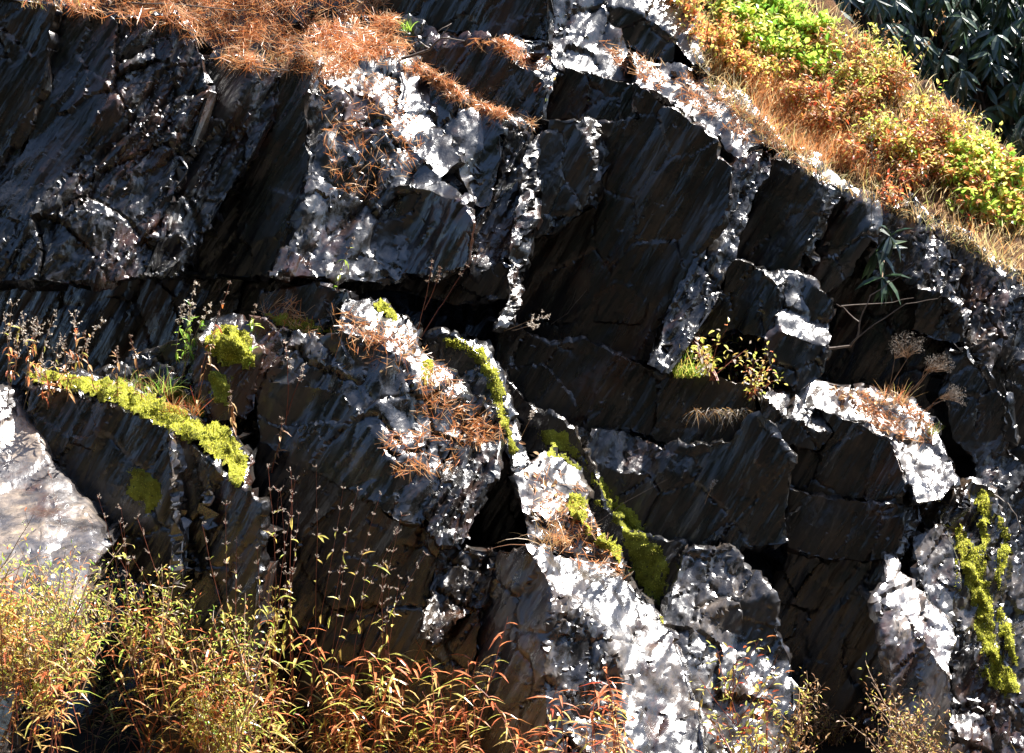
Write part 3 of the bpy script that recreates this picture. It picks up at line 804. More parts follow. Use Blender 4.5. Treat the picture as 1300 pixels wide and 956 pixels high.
litter('needles on the white step and the top of the lower slab', [(670,590),(735,610),(745,650),(800,735),(760,730),(700,700),(675,650)], 260)
litter('scattered needles on the upper shining block', [(400,80),(500,100),(540,170),(500,260),(420,240)], 420, L=(.04, .08))
litter('needles scattered over the small shelves and boulders below', [(330,370),(530,420),(600,500),(520,480),(430,440),(330,400)], 360)

def leaf_litter(label, poly, n, m):
    mb = MB(); k = 0
    for x, y in [(random.uniform(min(p[0] for p in poly), max(p[0] for p in poly)), random.uniform(min(p[1] for p in poly), max(p[1] for p in poly))) for _ in range(n * 4)]:
        if k >= n or not inpoly(np.array([[x, y]]), poly)[0]: continue
        loc, nr = hit(x, y)
        if nr.z < .25: continue
        d = rv(); d -= nr * d.dot(nr) * .8; L = random.uniform(.012, .032)
        mb.leaf(loc + nr * .004, d, nr + rv() * .4, L, L * random.uniform(.4, .7), random.uniform(-.6, .6)); k += 1
    tag(mb.build('fallen_leaves', [m]), label, 'leaves', kind='stuff')
leaf_litter('curled brown leaves caught on the sunlit ledge by the recess', [(1040,488),(1150,506),(1186,540),(1180,566),(1100,545)], 120, 'brush')
leaf_litter('scraps of brown leaves lying on the boulders below the overhang', [(330,370),(530,415),(640,520),(740,610),(800,735),(650,600),(500,480),(330,420)], 160, 'brush')
leaf_litter('brown and orange leaves along the top of the cliff', [(60,0),(480,0),(560,60),(690,70),(980,170),(1060,235),(980,190),(840,110),(700,140),(480,80),(250,55)], 260, 'orange')
# ------------------------------------------------------------------ bank vegetation
def patch_points(poly, n):
    xs = [p[0] for p in poly]; ys = [p[1] for p in poly]; out = []
    while len(out) < n:
        x, y = random.uniform(min(xs), max(xs)), random.uniform(min(ys), max(ys))
        if inpoly(np.array([[x, y]]), poly)[0]: out.append((x, y))
    return out
def ground_cover(label, poly, n, m, L, W, name, up=.8, lean=(.0, -.15, .0), droop=.9, cat='grass'):
    mb = MB()
    for x, y in patch_points(poly, n):
        loc, nr = hit(x, y)
        d = (nr * .4 + Vector((0, 0, up)) + rv() * .55 + Vector(lean)).normalized()
        mb.blade(loc - d * .01, d, random.uniform(*L), random.uniform(*W), random.uniform(.3, 1.6) * droop, 0)
    o = mb.build(name, [m]); tag(o, label, cat, kind='stuff'); return o
BANK = [(880,20),(1000,-20),(1075,30),(1180,112),(1300,210),(1300,350),(1262,336),(1215,292),(1160,252),(1118,240),(1085,228),(1040,205),(1000,190),(960,140),(900,90)]
ground_cover('orange and straw coloured dry grass covering the leafy bank', BANK, 4600, 'straw', (.05, .13), (.0025, .005), 'dry_grass')
ground_cover('straw coloured grass hanging over the rim of the rocks below the bank', [(870,50),(930,105),(985,165),(1050,215),(1120,240),(1200,282),(1300,345),(1300,365),(1200,305),(1110,262),(1030,225),(970,185),(900,115)], 1500, 'straw', (.04, .12), (.0015, .003), 'dry_grass', droop=1.8)
ground_cover('orange grass tufts along the lower edge of the bank', [(940,100),(1010,110),(1080,190),(1130,240),(1085,228),(1000,190),(960,150)], 2600, 'needle', (.05, .12), (.002, .004), 'dry_grass')

def leafy_plant(h, nstem, nleaf, lw, mats, stem='stem', spread=.5, shape=.45):
    """returns (leaf MB, stem MB)"""
    lf, st = MB(), MB(); nm = len(mats)
    for _ in range(nstem):
        d = Vector((random.gauss(0, spread), random.gauss(0, spread), 1)).normalized()
        pts = curve(Vector((random.uniform(-.02, .02), random.uniform(-.02, .02), -.01)), d, h * random.uniform(.6, 1.1), 7, .14, .3)
        st.tube(pts, .0022, .0008)
        for _ in range(nleaf):
            u = random.uniform(.2, 1) * (len(pts) - 1); k = min(int(u), len(pts) - 2)
            p = pts[k].lerp(pts[k + 1], u - k); dd = (rv() + Vector((0, 0, .15))).normalized(); r = random.uniform(.2, 1) * h * .16
            L = random.uniform(*lw)
            lf.leaf(p + dd * r, (dd + rv() * .5), Vector((random.uniform(-.6, .6), random.uniform(-.6, .6), 1)), L, L * shape, random.uniform(0, .5), random.choices(range(nm), weights=[5] + [2] * (nm - 1))[0])
            if random.random() < .3: st.tube([p, p + dd * r], .0008, .0005, n=3)
    return lf, st
def copy_thing(r, loc, rz, s, label, group):
    c = r.copy(); C.objects.link(c); c.location = loc; c.rotation_euler = (0, 0, rz); c.scale = (s, s, s)
    c['label'] = label; c['group'] = group
    for ch in list(r.children):
        d = ch.copy(); C.objects.link(d); d.parent = c
    return c
def proto(kind, lf, st, mats, stemmat, label, cat, group):
    r = empty(kind, (0, -60, -20)); tag(r, label, cat, group)
    lf.build('foliage', mats, r); st.build('stem', [stemmat], r)
    return r
def scatter(kind, protos, spots, label, cat, group, size=(.8, 1.2)):
    for i, (x, y) in enumerate(spots):
        pr = protos[i % len(protos)]
        loc, nr = hit(x, y); s = random.uniform(*size)
        if i < len(protos):
            pr.location = loc; pr.scale = (s,) * 3; pr.rotation_euler = (0, 0, random.uniform(0, 6.28)); pr['label'] = label
        else: copy_thing(pr, loc, random.uniform(0, 6.28), s, label, group)
def make(kind, k, args, mats, stemmat, label, cat, group):
    out = []
    for _ in range(k):
        lf, st = leafy_plant(*args); out.append(proto(kind, lf, st, mats, stemmat, label, cat, group))
    return out
lb, gp = 'low bright green bramble shrub on the upper bank', 'green shrubs on the upper bank'
gs = make('green_shrub', 4, (.14, 8, 18, (.014, .046), ['green', 'yellow'], 'stem', .7, .6), ['green', 'yellow'], 'stem', lb, 'shrub', gp)
scatter('green_shrub', gs, patch_points([(900,0),(990,-5),(1045,60),(1060,100),(1000,95),(950,60),(915,30)], 46), lb, 'shrub', gp)
lb, gp = 'green and yellow leafed shrub at the right end of the bank', 'green shrubs at the right end of the bank'
gs = make('green_shrub', 3, (.15, 8, 18, (.014, .046), ['green', 'yellow', 'orange'], 'stem', .7, .6), ['green', 'yellow', 'orange'], 'stem', lb, 'shrub', gp)
scatter('green_shrub', gs, patch_points([(1195,190),(1300,215),(1300,320),(1262,300),(1215,260),(1190,230)], 30), lb, 'shrub', gp)
lb, gp = 'rusty orange brushy plant on the middle of the bank', 'rusty plants on the bank'
gs = make('brush_plant', 4, (.17, 9, 24, (.010, .036), ['brush', 'yellow', 'red', 'orange'], 'stem', .6, .5), ['brush', 'yellow', 'red', 'orange'], 'stem', lb, 'shrub', gp)
scatter('brush_plant', gs, patch_points([(1000,70),(1075,60),(1190,150),(1250,250),(1230,290),(1160,250),(1100,225),(1030,170),(985,120)], 44), lb, 'shrub', gp)
lb, gp = 'orange leafed creeper plant at the top left of the bank', 'orange plants on the upper left of the bank'
gs = make('brush_plant', 2, (.15, 8, 18, (.015, .03), ['orange', 'yellow'], 'stem', .6, .5), ['orange', 'yellow'], 'stem', lb, 'shrub', gp)
scatter('brush_plant', gs, patch_points([(850,0),(900,10),(960,70),(975,130),(940,110),(885,60)], 20), lb, 'shrub', gp)
lb, gp = 'pale yellow-green leafy weed among the orange grass of the bank', 'pale weeds among the bank grass'
gs = make('pale_weed', 4, (.16, 7, 18, (.016, .032), ['yellow', 'green', 'straw'], 'stem', .6, .5), ['yellow', 'green', 'straw'], 'stem', lb, 'weed', gp)
scatter('pale_weed', gs, patch_points([(960,20),(1075,40),(1180,120),(1290,220),(1270,300),(1180,240),(1090,180),(990,140),(930,60)], 34), lb, 'weed', gp)
lb, gp = 'small scarlet leafed seedling in the lower bank', 'scarlet seedlings in the bank'
gs = make('red_seedling', 2, (.12, 5, 12, (.015, .03), ['red', 'orange'], 'stem', .5, .5), ['red', 'orange'], 'stem_red', lb, 'shrub', gp)
scatter('red_seedling', gs, [(1195,180),(1205,200),(1105,150),(1150,210),(1200,238),(1120,255),(1140,262),(1165,240),(1240,300)], lb, 'shrub', gp)

# tall dead stalks on the bank skyline
def plume(p, d, h, mats, n=10, lean=.1, side=.05, head=.3, headm=1, fl=.010, dens=26, stemr=.0018, leaves=0, leafm=2):
    """one dry flowering stalk in world-relative coordinates"""
    st, hd, lf = MB(), MB(), MB()
    pts = curve(p, d, h, n, lean, .15); st.tube(pts, stemr, stemr * .4)
    for k in range(int(n * (1 - head)), n + 1):
        p0 = pts[k]
        for _ in range(3):
            dd = (rv() + (pts[-1] - pts[0]).normalized() * 1.1).normalized(); e = p0 + dd * side * random.uniform(.4, 1)
            st.tube([p0, e], stemr * .5, stemr * .3, n=3)
            for _ in range(dens // 6): hd.leaf(p0.lerp(e, random.uniform(.3, 1)), rv(), rv(), fl, fl * .5, .1)
    for _ in range(leaves):
        k = random.randint(1, n - 2); dd = (rv() + Vector((0, 0, -.1))).normalized()
        L = random.uniform(.02, .05); lf.leaf(pts[k], dd, Vector((0, -.3, 1)), L, L * .25, .4)
    return st, hd, lf
def stalk(kind, label, cat, px, py, tip, mats=('stem', 'seed', 'yellow'), group=None, fwd=.0, branches=1, **kw):
    root, nr = hit(px, py); root = root + Vector((0, -fwd, 0))
    Y = root.y - kw.pop('toward', .03)
    end = P(tip[0], tip[1], Y)
    r = empty(kind, root); tag(r, label, cat, group)
    st, hd, lf = MB(), MB(), MB()
    for b in range(branches):
        e = end + Vector((random.uniform(-.06, .06), random.uniform(-.05, .05), random.uniform(-.08, 0))) * (0 if b == 0 else 1)
        v = e - root
        a, h_, l_ = plume(Vector((0, 0, 0)) if b == 0 else v * random.uniform(.1, .4), v, v.length * (1 if b == 0 else .65), mats, **kw)
        for dst, src in ((st, a), (hd, h_), (lf, l_)):
            o = len(dst.v); dst.v += src.v; dst.f += [tuple(i + o for i in f) for f in src.f]; dst.m += src.m
    st.build('stem', [mats[0]], r)
    if hd.v: hd.build('dry_blossoms', [mats[1]], r)
    if lf.v: lf.build('foliage', [mats[2]], r)
    return r
for i, (a, b, t, lbl) in enumerate([
    (1060,110,(1085,20),'tall dead brown stalk on the bank skyline nearest the green brambles'),
    (1130,150,(1165,35),'tall bare arching stalk against the dark thicket'),
    (1090,120,(1140,50),'feathery tan stalk on the bank below the dark thicket'),
    (1150,160,(1200,12),'tallest pale stalk leaning right on the bank skyline')]):
    stalk('dead_stalk', lbl, 'dead stalk', a, b, t, ('stem', 'brush', 'yellow'), leaves=10, lean=.08, toward=.0)
stalk('dead_stalk', 'thin pale upright stalk where the bank meets the needle ledge', 'dead stalk', 1106,285,(1107,165), ('twig', 'seed_dark', 'yellow'), lean=.04)

# rhododendrons behind
def whorl(lf, p, up, n, L):
    u = up.orthogonal().normalized(); v = up.cross(u)
    for i in range(n):
        a = 2 * math.pi * i / n + random.uniform(-.3, .3)
        d = (u * math.cos(a) + v * math.sin(a) + up * random.uniform(-.4, .3) + Vector((0, 0, -.8)))
        l = L * random.uniform(.7, 1.1)
        lf.leaf(p, d, up, l, l * .27, random.uniform(.1, .5), 0, .12)
def rhodo(R_, nw, L=.11):
    lf, st = MB(), MB()
    for _ in range(nw):
        d = rv(); d.z = abs(d.z) * 1.1 - .25; d.normalize(); r = R_ * random.uniform(.45, 1) ** .6
        p = Vector((d.x * r, d.y * r * .8, R_ * .6 + d.z * r))
        whorl(lf, p, (d + Vector((0, 0, .7)) + rv() * .3).normalized(), random.randint(6, 9), L)
        if random.random() < .3: st.tube([Vector((0, 0, -.3)) + rv() * .06, p * .5 + rv() * .06, p], .012, .004)
    return lf, st
lb, gp = 'dark glossy rhododendron bush in the shaded thicket behind the bank', 'rhododendrons behind the bank'
rp = []
for _ in range(3):
    lf, st = rhodo(.75, 190, .14)
    rp.append(proto('rhododendron', lf, st, ['rhodo'], 'twig', lb, 'shrub', gp))
spots = []
for (px, py, Y) in [(1110,60,2.2),(1180,90,2.3),(1250,130,2.1),(1300,190,2.0),(1060,-10,2.8),(1140,-10,2.9),(1220,20,3.0),(1300,50,2.9),(1360,120,2.6),(1010,-60,3.4),(1100,-90,3.7),(1200,-70,3.8),(1300,-50,3.8),(1380,0,3.6),(1350,230,2.2),(940,-120,3.9),(1420,180,2.6),(1480,90,3.6),(860,-150,4.0),(1440,300,2.2)]:
    spots.append(P(px + (30 if px < 1300 else 60), py, Y + 1.9) - Vector((0, 0, .45)))
for i, p in enumerate(spots):
    s = random.uniform(.85, 1.15)
    if i < 3: rp[i].location = p; rp[i].scale = (s,) * 3
    else: copy_thing(rp[i % 3], p, random.uniform(0, 6.28), s, lb, gp)
# trees added out of view above the frame, kept for their effect on ambient light
def tree(p, h, cr, lbl):
    r = empty('tree', p); tag(r, lbl, 'tree', 'added trees above the frame')
    tk = MB(); pts = curve(Vector((0, 0, -.3)), Vector((.05, 0, 1)), h, 8, .05); tk.tube(pts, .16, .05, n=9)
    cw = MB()
    for _ in range(26):
        k = random.randint(4, 8); d = (rv() + Vector((0, 0, .2))).normalized(); e = pts[k] + d * cr * random.uniform(.5, 1)
        tk.tube([pts[k], (pts[k] + e) / 2 + Vector((0, 0, .1)), e], .04, .012, n=4)
        for _ in range(150):
            q = e + rv() * random.uniform(0, .75); L = random.uniform(.07, .14)
            cw.leaf(q, rv(), Vector((0, 0, 1)) + rv() * .6, L, L * .5, .2)
    tk.build('trunk', ['twig'], r); cw.build('crown', ['rhodo'], r)
for i, (x, y, lbl) in enumerate([(-1.0,6.4,'added unseen tree behind the cliff top on the wooded hill'),(1.6,7.6,'added unseen tree highest on the wooded hill behind the bank')]):
    tree(Vector((x, y, hz(x, y))), 5.2, 1.7, lbl)

mb = MB()
for _ in range(20000):
    y = random.uniform(-17, -11); x = random.uniform(-20, 20); q = Vector((x, y, oz(x, y) + random.random() ** .8 * 10))
    L = random.uniform(.35, .7); mb.leaf(q, rv(), rv(), L, L * .6, .2)
tag(mb.build('sky_block_woods', ['rhodo']), 'added unseen woods behind the camera, dimming sky light on the cliff', 'woods', kind='stuff')  # leaf mass added out of view to block low sky light

# ------------------------------------------------------------------ stilt grass thicket, lower left
def reed(h, nl, mats):
    lf, st = MB(), MB()
    d = Vector((random.gauss(0, .22), random.gauss(0, .15), 1)).normalized()
    pts = curve(Vector((0, 0, -.02)), d, h, 8, .10, .25); st.tube(pts, .0020, .0009)
    nm = len(mats)
    for k in range(nl):
        u = (.22 + .78 * k / nl) * 8; i = min(int(u), 7); p = pts[i].lerp(pts[i + 1], u - i)
        a = k * 2.6 + random.uniform(-.5, .5)
        dd = Vector((math.cos(a), math.sin(a), random.uniform(-.2, .75))); L = random.uniform(.045, .09)
        lf.leaf(p, dd, Vector((0, 0, 1)) + rv() * .4, L, L * random.uniform(.11, .16), random.uniform(.2, .9), random.choices(range(nm), weights=[12, 2, 1][:nm])[0], .15)
    return lf, st
lb, gp = 'bamboo-like grass stem with orange and yellow blades in the lower left thicket', 'stems of the lower left grass thicket'
rs = []
for k in range(7):
    lf, st = reed(random.uniform(.26, .42), random.randint(8, 12), ['orange', 'yellow', 'green'])
    rs.append(proto('stilt_grass', lf, st, ['orange', 'yellow', 'green'], 'stem_red', lb, 'grass plant', gp))
def thicket(protos, n, x0, x1, topf, label, group, cat='grass plant', yr=(-1.15, -.55)):
    for i in range(n):
        px = random.uniform(x0, x1); tp = topf(px) + random.uniform(0, 150) ; Y = min(hit(px, tp)[0].y, hit(px, min(940, tp + 110))[0].y) - random.uniform(.06, .34)
        top = P(px, tp, Y)
        base = top - Vector((0, 0, .36))
        base.z = max(base.z, .12)
        s = max(.6, min(1.3, (top.z - base.z) / .34))
        if i < len(protos):
            protos[i].location = base; protos[i].scale = (s,) * 3
        else: copy_thing(protos[i % len(protos)], base, random.uniform(0, 6.28), s, label, group)
def top_ll(x): return 735 - max(0, 150 - x) * .3 + (max(0, x - 60) * .10 if x < 400 else 34 + (x - 400) * .12)
thicket(rs, 185, -60, 610, top_ll, lb, gp)
lb2, gp2 = 'orange bladed grass stem in front of the sunlit lower slab', 'stems of the small grass clump below the slab'
rs2 = []
for k in range(3):
    lf, st = reed(.3, 12, ['orange', 'red'])
    rs2.append(proto('stilt_grass', lf, st, ['orange', 'red'], 'stem_red', lb2, 'grass plant', gp2))
thicket(rs2, 26, 670, 800, lambda x: 805, lb2, gp2, yr=(-1.0, -.8))
lbx, gpx = 'short orange bladed grass plant at the right end of the thicket, below the shadowed wall', 'short stems at the right end of the thicket'
rs3 = []
for k in range(3):
    lf, st = reed(.24, 12, ['orange', 'yellow'])
    rs3.append(proto('stilt_grass', lf, st, ['orange', 'yellow'], 'stem_red', lbx, 'grass plant', gpx))
thicket(rs3, 26, 400, 612, lambda x: 792, lbx, gpx)
# fine weeds behind the stems
def fineweed(h, mats):
    return leafy_plant(h, 6, 26, (.010, .022), mats, 'stem', .4, .35)
lb3, gp3 = 'fine leaved yellow-green weed behind the lower left grass', 'fine weeds behind the lower left grass'
fw = []
for k in range(4):
    lf, st = fineweed(.3, ['yellow', 'orange', 'green']); fw.append(proto('weed', lf, st, ['yellow', 'orange', 'green'], 'stem', lb3, 'weed', gp3))
thicket(fw, 48, -50, 330, lambda x: 615 + x * .35, lb3, gp3, 'weed', (-.85, -.45))
lb4, gp4 = 'brown withered weed at the foot of the rocks, lower right', 'withered weeds at the lower right foot'
fw2 = []
for k in range(2):
    lf, st = fineweed(.26, ['brush', 'yellow']); fw2.append(proto('weed', lf, st, ['brush', 'yellow'], 'stem', lb4, 'weed', gp4))
thicket(fw2, 16, 1010, 1230, lambda x: 800, lb4, gp4, 'weed', (-.7, -.45))
lb5, gp5 = 'yellow leafed weed before the pitted pale rock', 'weeds before the pitted pale rock'
fw3 = []
for k in range(2):
    lf, st = leafy_plant(.26, 3, 12, (.015, .035), ['yellow', 'red'], 'stem', .4, .4); fw3.append(proto('weed', lf, st, ['yellow', 'red'], 'stem_red', lb5, 'weed', gp5))
thicket(fw3, 8, 900, 1010, lambda x: 745, lb5, gp5, 'weed', (-.8, -.6))
# dense litter of blades on the ground
mb = MB()
for _ in range(5200):
    x = random.uniform(-2.3, 2.4); y = random.uniform(-1.7, -.2); z = gz(x, y)
    if x > -.1 and random.random() < .6: continue
    mb.blade(Vector((x, y, z)), Vector((random.gauss(0, .6), random.gauss(0, .6), 1)), random.uniform(.05, .22 if x < 0 else .12), random.uniform(.003, .007), random.uniform(.5, 2))
tag(mb.build('low_grass', ['orange']), 'low tangled orange grass on the ground at the foot of the cliff', 'grass', kind='stuff')

# ------------------------------------------------------------------ single plants on the rocks
stalk('aster', 'aster with white fluffy heads and lime green leaves before the black recess', 'wildflower', 228,500,(235,362), ('stem', 'seed', 'green'), leaves=14, branches=4, side=.035, toward=.1)
stalk('red_weed', 'weed with a long leaning red stem right of the aster', 'weed', 252,490,(288,362), ('stem_red', 'seed_dark', 'red'), leaves=8, side=.02, toward=.1)
stalk('red_weed', 'red stemmed weed rising beside the moss cushion', 'weed', 246,530,(268,410), ('stem_red', 'seed_dark', 'brush'), leaves=8, side=.015, toward=.12)
stalk('green_sprout', 'thin sprout with narrow green leaves above the moss cushion', 'weed', 316,470,(322,390), ('stem', 'seed_dark', 'green'), leaves=14, side=.01, toward=.06)
stalk('white_weed', 'small weed with white seed dots on the dark face near the cushion', 'wildflower', 362,540,(385,440), ('stem_red', 'seed', 'yellow'), branches=2, side=.03, toward=.06)
stalk('seedling', 'upright seedling with lime leaves before the shining block', 'weed', 428,372,(436,300), ('stem', 'seed_dark', 'green'), leaves=8, side=.01, toward=.04)
stalk('red_twig', 'red twig forking up before the low black band', 'weed', 530,420,(562,335), ('stem_red', 'seed_dark', 'red'), branches=2, side=.015, toward=.05)
stalk('red_twig', 'thin red twig reaching right from the boulder crest', 'weed', 535,428,(610,318), ('stem_red', 'seed_dark', 'red'), side=.015, toward=.03)
stalk('seed_weed', 'white seed heads leaning out below the great black wall', 'wildflower', 640,420,(700,400), ('stem', 'seed', 'yellow'), branches=2, side=.03, toward=.12)
stalk('seed_weed', 'faint seed head in the green stained hollow', 'wildflower', 660,560,(672,515), ('stem', 'seed', 'yellow'), side=.02, toward=.05)
stalk('seed_weed', 'tiny white flower heads on the dark block above the pitted rock', 'wildflower', 895,640,(905,612), ('stem', 'seed', 'yellow'), side=.015, toward=.03)
for a, b, t, lbl in [(8,520,(22,378),'white topped dry weed at the far left edge'), (30,520,(45,398),'dry weed with white tufts second from the left edge'),
                     (85,510,(98,402),'dry weed with a round cloudy seed head on the left shelf'), (60,520,(62,440),'short brown weed on the left shelf')]:
    stalk('dry_weed', lbl, 'weed', a, b, t, ('stem', 'seed', 'orange'), branches=4, leaves=8, side=.04, toward=.12, dens=20)
for a, b, t, lbl in [(120,500,(118,425),'thin brown stalk on the mossy shelf left of the aster'), (150,505,(145,440),'brown stalk with tiny leaves on the mossy shelf'),
                     (180,510,(176,430),'brown stalk rising from the moss nearest the aster'), (300,560,(285,500),'withered reddish weed hanging beside the moss band'), (345,600,(350,535),'withered stalk before the dark face of the boulder')]:
    stalk('dry_stalk', lbl, 'dead stalk', a, b, t, ('stem_red', 'seed_dark', 'brush'), leaves=12, side=.012, toward=.08)
def tuft(label, px, py, n, m, L, W, spread=.5, droop=1.0, fwd=.02, r=.04, lean=(0, -.25, 0)):
    root, nr = hit(px, py); root = root + Vector((0, -fwd, 0))
    e = empty('grass_tuft', root); tag(e, label, 'grass tuft')
    mats = m if isinstance(m, list) else [m]
    mb = MB()
    for _ in range(n):
        d = Vector((random.gauss(0, spread), random.gauss(0, spread), 1)) + Vector(lean)
        mb.blade(Vector((random.uniform(-r, r), random.uniform(-r, r) * .5, random.uniform(-.01, .01))), d, random.uniform(*L), random.uniform(*W), random.uniform(.3, 1.6) * droop, random.randrange(len(mats)), 5)
    mb.build('blades', mats, e); return e
tuft('reddish brown grass tuft growing from the moss band', 235,525,110, ['drygrass', 'red'], (.04, .12), (.0015, .003), r=.06)
tuft('fine green and tan grass on the hump behind the moss band', 190,500,120, ['drygrass', 'green'], (.05, .13), (.0015, .003), r=.09)
tuft('green grass tuft at the left end of the grass and leaf clump', 872,478,110, ['green', 'yellow'], (.06, .16), (.002, .004), r=.06)
tuft('white rootlets and dry grass hanging below the grass and leaf clump', 915,520,150, ['drygrass', 'seed'], (.05, .13), (.0015, .003), r=.12, lean=(0, -.5, -1.2))
tuft('dry grass sheaf standing on the white step', 700,690,70, ['drygrass', 'needle'], (.06, .16), (.0012, .0025), r=.07)
tuft('long bent grass stems leaning from the cleft over the lower slab', 690,700,9, ['drygrass'], (.2, .3), (.002, .003), spread=.9, r=.03)
tuft('small green tuft at the edge of the sunlit ledge', 1182,552,50, ['yellow', 'green'], (.03, .07), (.0015, .003), r=.02)
tuft('orange dry grass at the foot of the dead flower heads', 1130,512,90, ['drygrass', 'orange'], (.05, .13), (.0015, .003), r=.06)
tuft('green tuft at the top edge below the needles', 517,40,40, ['green'], (.03, .08), (.002, .004), r=.02)
tuft('long dry grass drooping over the shining block', 400,80,50, ['drygrass', 'seed'], (.08, .2), (.0012, .002), r=.05, droop=2.4)
tuft('dry grass fringe hanging from the needle mat, upper left', 330,80,80, ['drygrass'], (.06, .15), (.0012, .002), r=.12, droop=2.6)
tuft('dead grass tuft at the top left corner of the cliff', 70,12,80, ['drygrass', 'orange'], (.06, .14), (.0015, .003), r=.12, droop=1.8)
# leafy clump on the ledge (yellow, orange)
for i, (a, b, s_, lbl) in enumerate([(885,455,1.0,'yellow leafy weed at the left of the ledge clump'),(905,480,1.1,'yellow and orange leafy weed in the middle of the ledge clump'),
                  (935,485,1.2,'tall orange leafed weed at the right of the ledge clump'),(950,505,.9,'yellow and orange weed low on the right of the ledge clump')]):
    lf, st = leafy_plant(.26, 7, 22, (.014, .03), ['yellow', 'orange', 'seed'], 'stem', .45, .5)
    r = proto('leafy_weed', lf, st, ['yellow', 'orange', 'seed'], 'stem_red', lbl, 'weed', 'weeds of the ledge clump')
    loc, nr = hit(a, b); r.location = loc + Vector((0, -.04, 0)); r.scale = (s_,) * 3
# dead umbels by the recess
def umbel(label, root_px, head_px, wdt):
    root, nr = hit(*root_px); Y = root.y - .08
    head = P(head_px[0], head_px[1], Y); v = head - root
    r = empty('dead_flower_head', root); tag(r, label, 'dead flower')
    st, hd = MB(), MB()
    for k in range(3):
        p1 = v * .72 + Vector((random.uniform(-.03, .03), 0, 0)); pts = [Vector((random.uniform(-.02, .02), 0, 0)), v * .4 + rv() * .012, p1]; st.tube(pts, .0018, .0012)
        for _ in range(16):
            a = random.uniform(-1, 1); e = v + Vector((a * wdt / 2, random.uniform(-.04, .04), random.uniform(-.035, .03) - .02 * a * a))
            st.tube([p1, (p1 + e) / 2 + rv() * .006, e], .0008, .0004, n=3)
            for _ in range(11):
                hd.leaf(e + rv() * .012, rv() + Vector((0, 0, .6)), rv(), .006, .003, .1)
    st.build('stem', ['stem'], r); hd.build('dry_blossoms', ['seed_grey'], r)
umbel('wide dead flower head on several stems in front of the recess', (1120,515), (1152,432), .14)
umbel('dead flower head right of the widest one', (1150,505), (1193,458), .10)
umbel('small low dead flower head near the stacked ledges', (1170,525), (1212,498), .07)
# bare branching twigs
def twig(label, pts_list, r0=.006, fwd=.03, kind='bare_twig'):
    main = pts_list[0]; root, nr = hit(*main[0]); Y = root.y - .02
    r = empty(kind, root); tag(r, label, 'branch'); mb = MB()
    for j, pl in enumerate(pts_list):
        pp = []
        for k, (x, y) in enumerate(pl):
            pp.append(P(x, y, Y - fwd * k - .02 * j) - root)
        fine = []
        for a, b in zip(pp, pp[1:]):
            for t in (0, .34, .67): fine.append(a.lerp(b, t) + rv() * .003)
        fine.append(pp[-1]); rr = r0 if j == 0 else r0 * .45
        mb.tube(fine, rr, rr * .35, n=6)
    mb.build('branch', ['twig'], r)
twig('bare forked twig reaching right across the recess', [[(1052,442),(1080,440),(1088,428),(1092,405),(1105,375)],[(1088,430),(1110,412),(1150,385),(1190,380),(1195,376)],[(1092,410),(1070,390),(1062,386)],[(1105,375),(1140,352),(1165,330)],[(1068,388),(1120,386),(1160,378)]])
twig('broken bent branch lying on the needles at the top of the cliff', [[(510,75),(545,62),(560,48),(590,52)],[(545,62),(530,50),(538,42)],[(560,48),(572,30),(556,40)]], .007)
twig('thin dead twig hanging over the ribbed rock rib', [[(322,84),(345,88),(368,90),(378,76)]], .003)
twig('dark stick lying across the needles, upper left', [[(160,3),(230,6),(300,14),(320,12)]], .004)
twig('pale twig sticking from the wall near the centre', [[(700,412),(720,398),(745,368)],[(715,402),(725,385),(732,366)]], .002)
twig('pale stick lying in the grass thicket', [[(232,756),(245,775),(258,782)]], .006)
twig('curved hanging twig at the right edge near the gully', [[(1262,628),(1280,640),(1290,655),(1296,672)]], .003)
twig('pair of thin straws crossing the dark block in the middle', [[(752,668),(790,640),(848,608)],[(786,660),(795,635),(804,614)]], .0012)
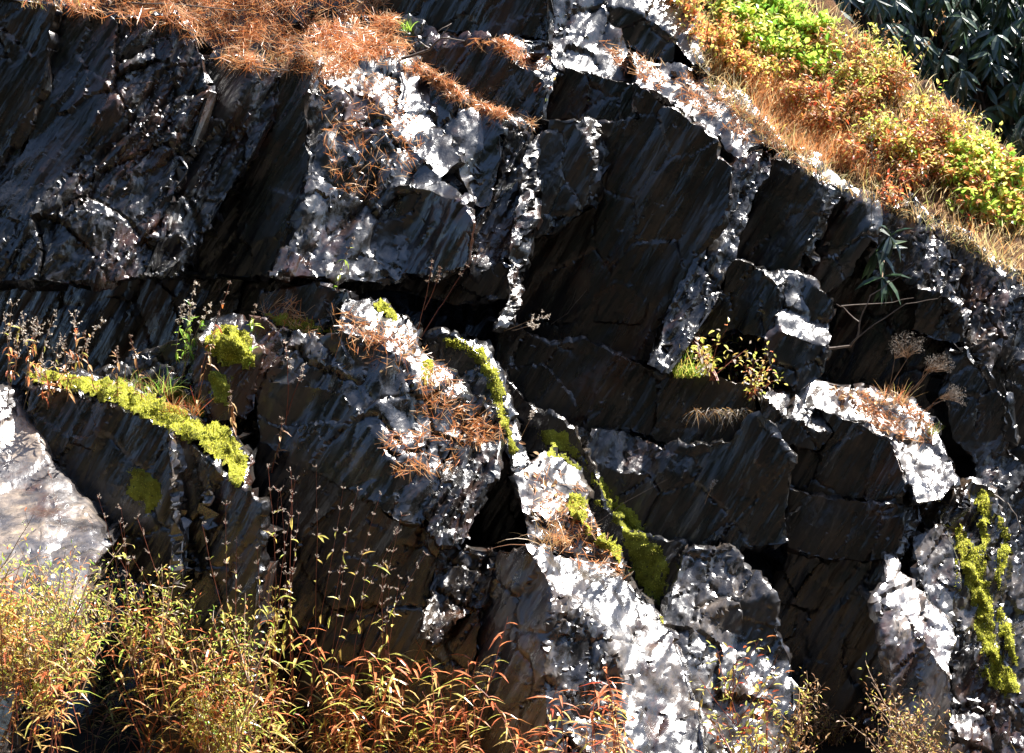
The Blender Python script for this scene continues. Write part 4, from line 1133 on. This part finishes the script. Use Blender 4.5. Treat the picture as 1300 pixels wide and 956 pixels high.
# rhododendron sprig on the ledge
root, nr = hit(1122, 330); r = empty('rhododendron_sprig', root); tag(r, 'rhododendron sprig with shining narrow leaves above the bare twigs', 'sprig')
lf, st = MB(), MB()
for px, py in ((1112,318),(1130,300),(1120,352)):
    p = P(px, py, root.y - .16) - root; st.tube([Vector((0, 0, 0)), p * .5 + rv() * .01, p], .003, .002)
    for k in range(8):
        d = Vector((random.uniform(-.8, .8), random.uniform(-.6, .1), random.uniform(-1, .5))); L = random.uniform(.10, .15)
        lf.leaf(p, d, Vector((.4, -.5, .7)), L, L * .26, .3)
st.build('stem', ['stem'], r); lf.build('foliage', ['rhodo'], r)
# tall dry grass plumes before the shadowed wall
for a, t, lbl in [(395,(425,592),'tall dry plume grass with the highest tip before the shadowed wall'),(410,(470,628),'dry plume grass leaning right before the shadowed wall'),
                  (350,(330,596),'dry red-stemmed plume grass left of the tallest plume'),(372,(366,600),'dry plume grass with branching white head beside the tallest plume'),
                  (330,(345,700),'short white-tipped plume in the grass thicket'),(300,(278,640),'dry plume grass rising before the dark mossy boulder'),
                  (440,(505,655),'slim dry stalk nearest the fluted rock'),(250,(172,660),'goldenrod stalk with a curved pale head in the thicket'),
                  (120,(82,600),'dry curved weed before the white slab'),(180,(130,620),'dry weed with brown tip at the edge of the white slab'),
                  (480,(488,720),'small weed with white buds left of the olive ribbed rock'),(345,(355,745),'yellow goldenrod stalk leaning over the thicket')]:
    Y = -.78; root = P(a, 868, Y); r = empty('plume_grass', root); tag(r, lbl, 'dry plant')
    end = P(t[0], t[1], Y - .05) - root; st, hd, lf = MB(), MB(), MB()
    for b in range(3):
        e = end if b == 0 else end * random.uniform(.75, .95) + Vector((random.uniform(-.07, .07), random.uniform(-.05, .05), 0))
        a_, h_, l_ = plume(Vector((0, 0, -.05)), e, e.length + .05, None, lean=.07, side=random.uniform(.018, .034), fl=.004, head=random.uniform(.25, .45), stemr=.0012, leaves=6, dens=60)
        for dst, src in ((st, a_), (hd, h_), (lf, l_)):
            o = len(dst.v); dst.v += src.v; dst.f += [tuple(i + o for i in f) for f in src.f]; dst.m += src.m
    st.build('stem', ['stem_red'], r); hd.build('dry_blossoms', ['seed' if a != 345 else 'yellow'], r); lf.build('foliage', ['yellow'], r)
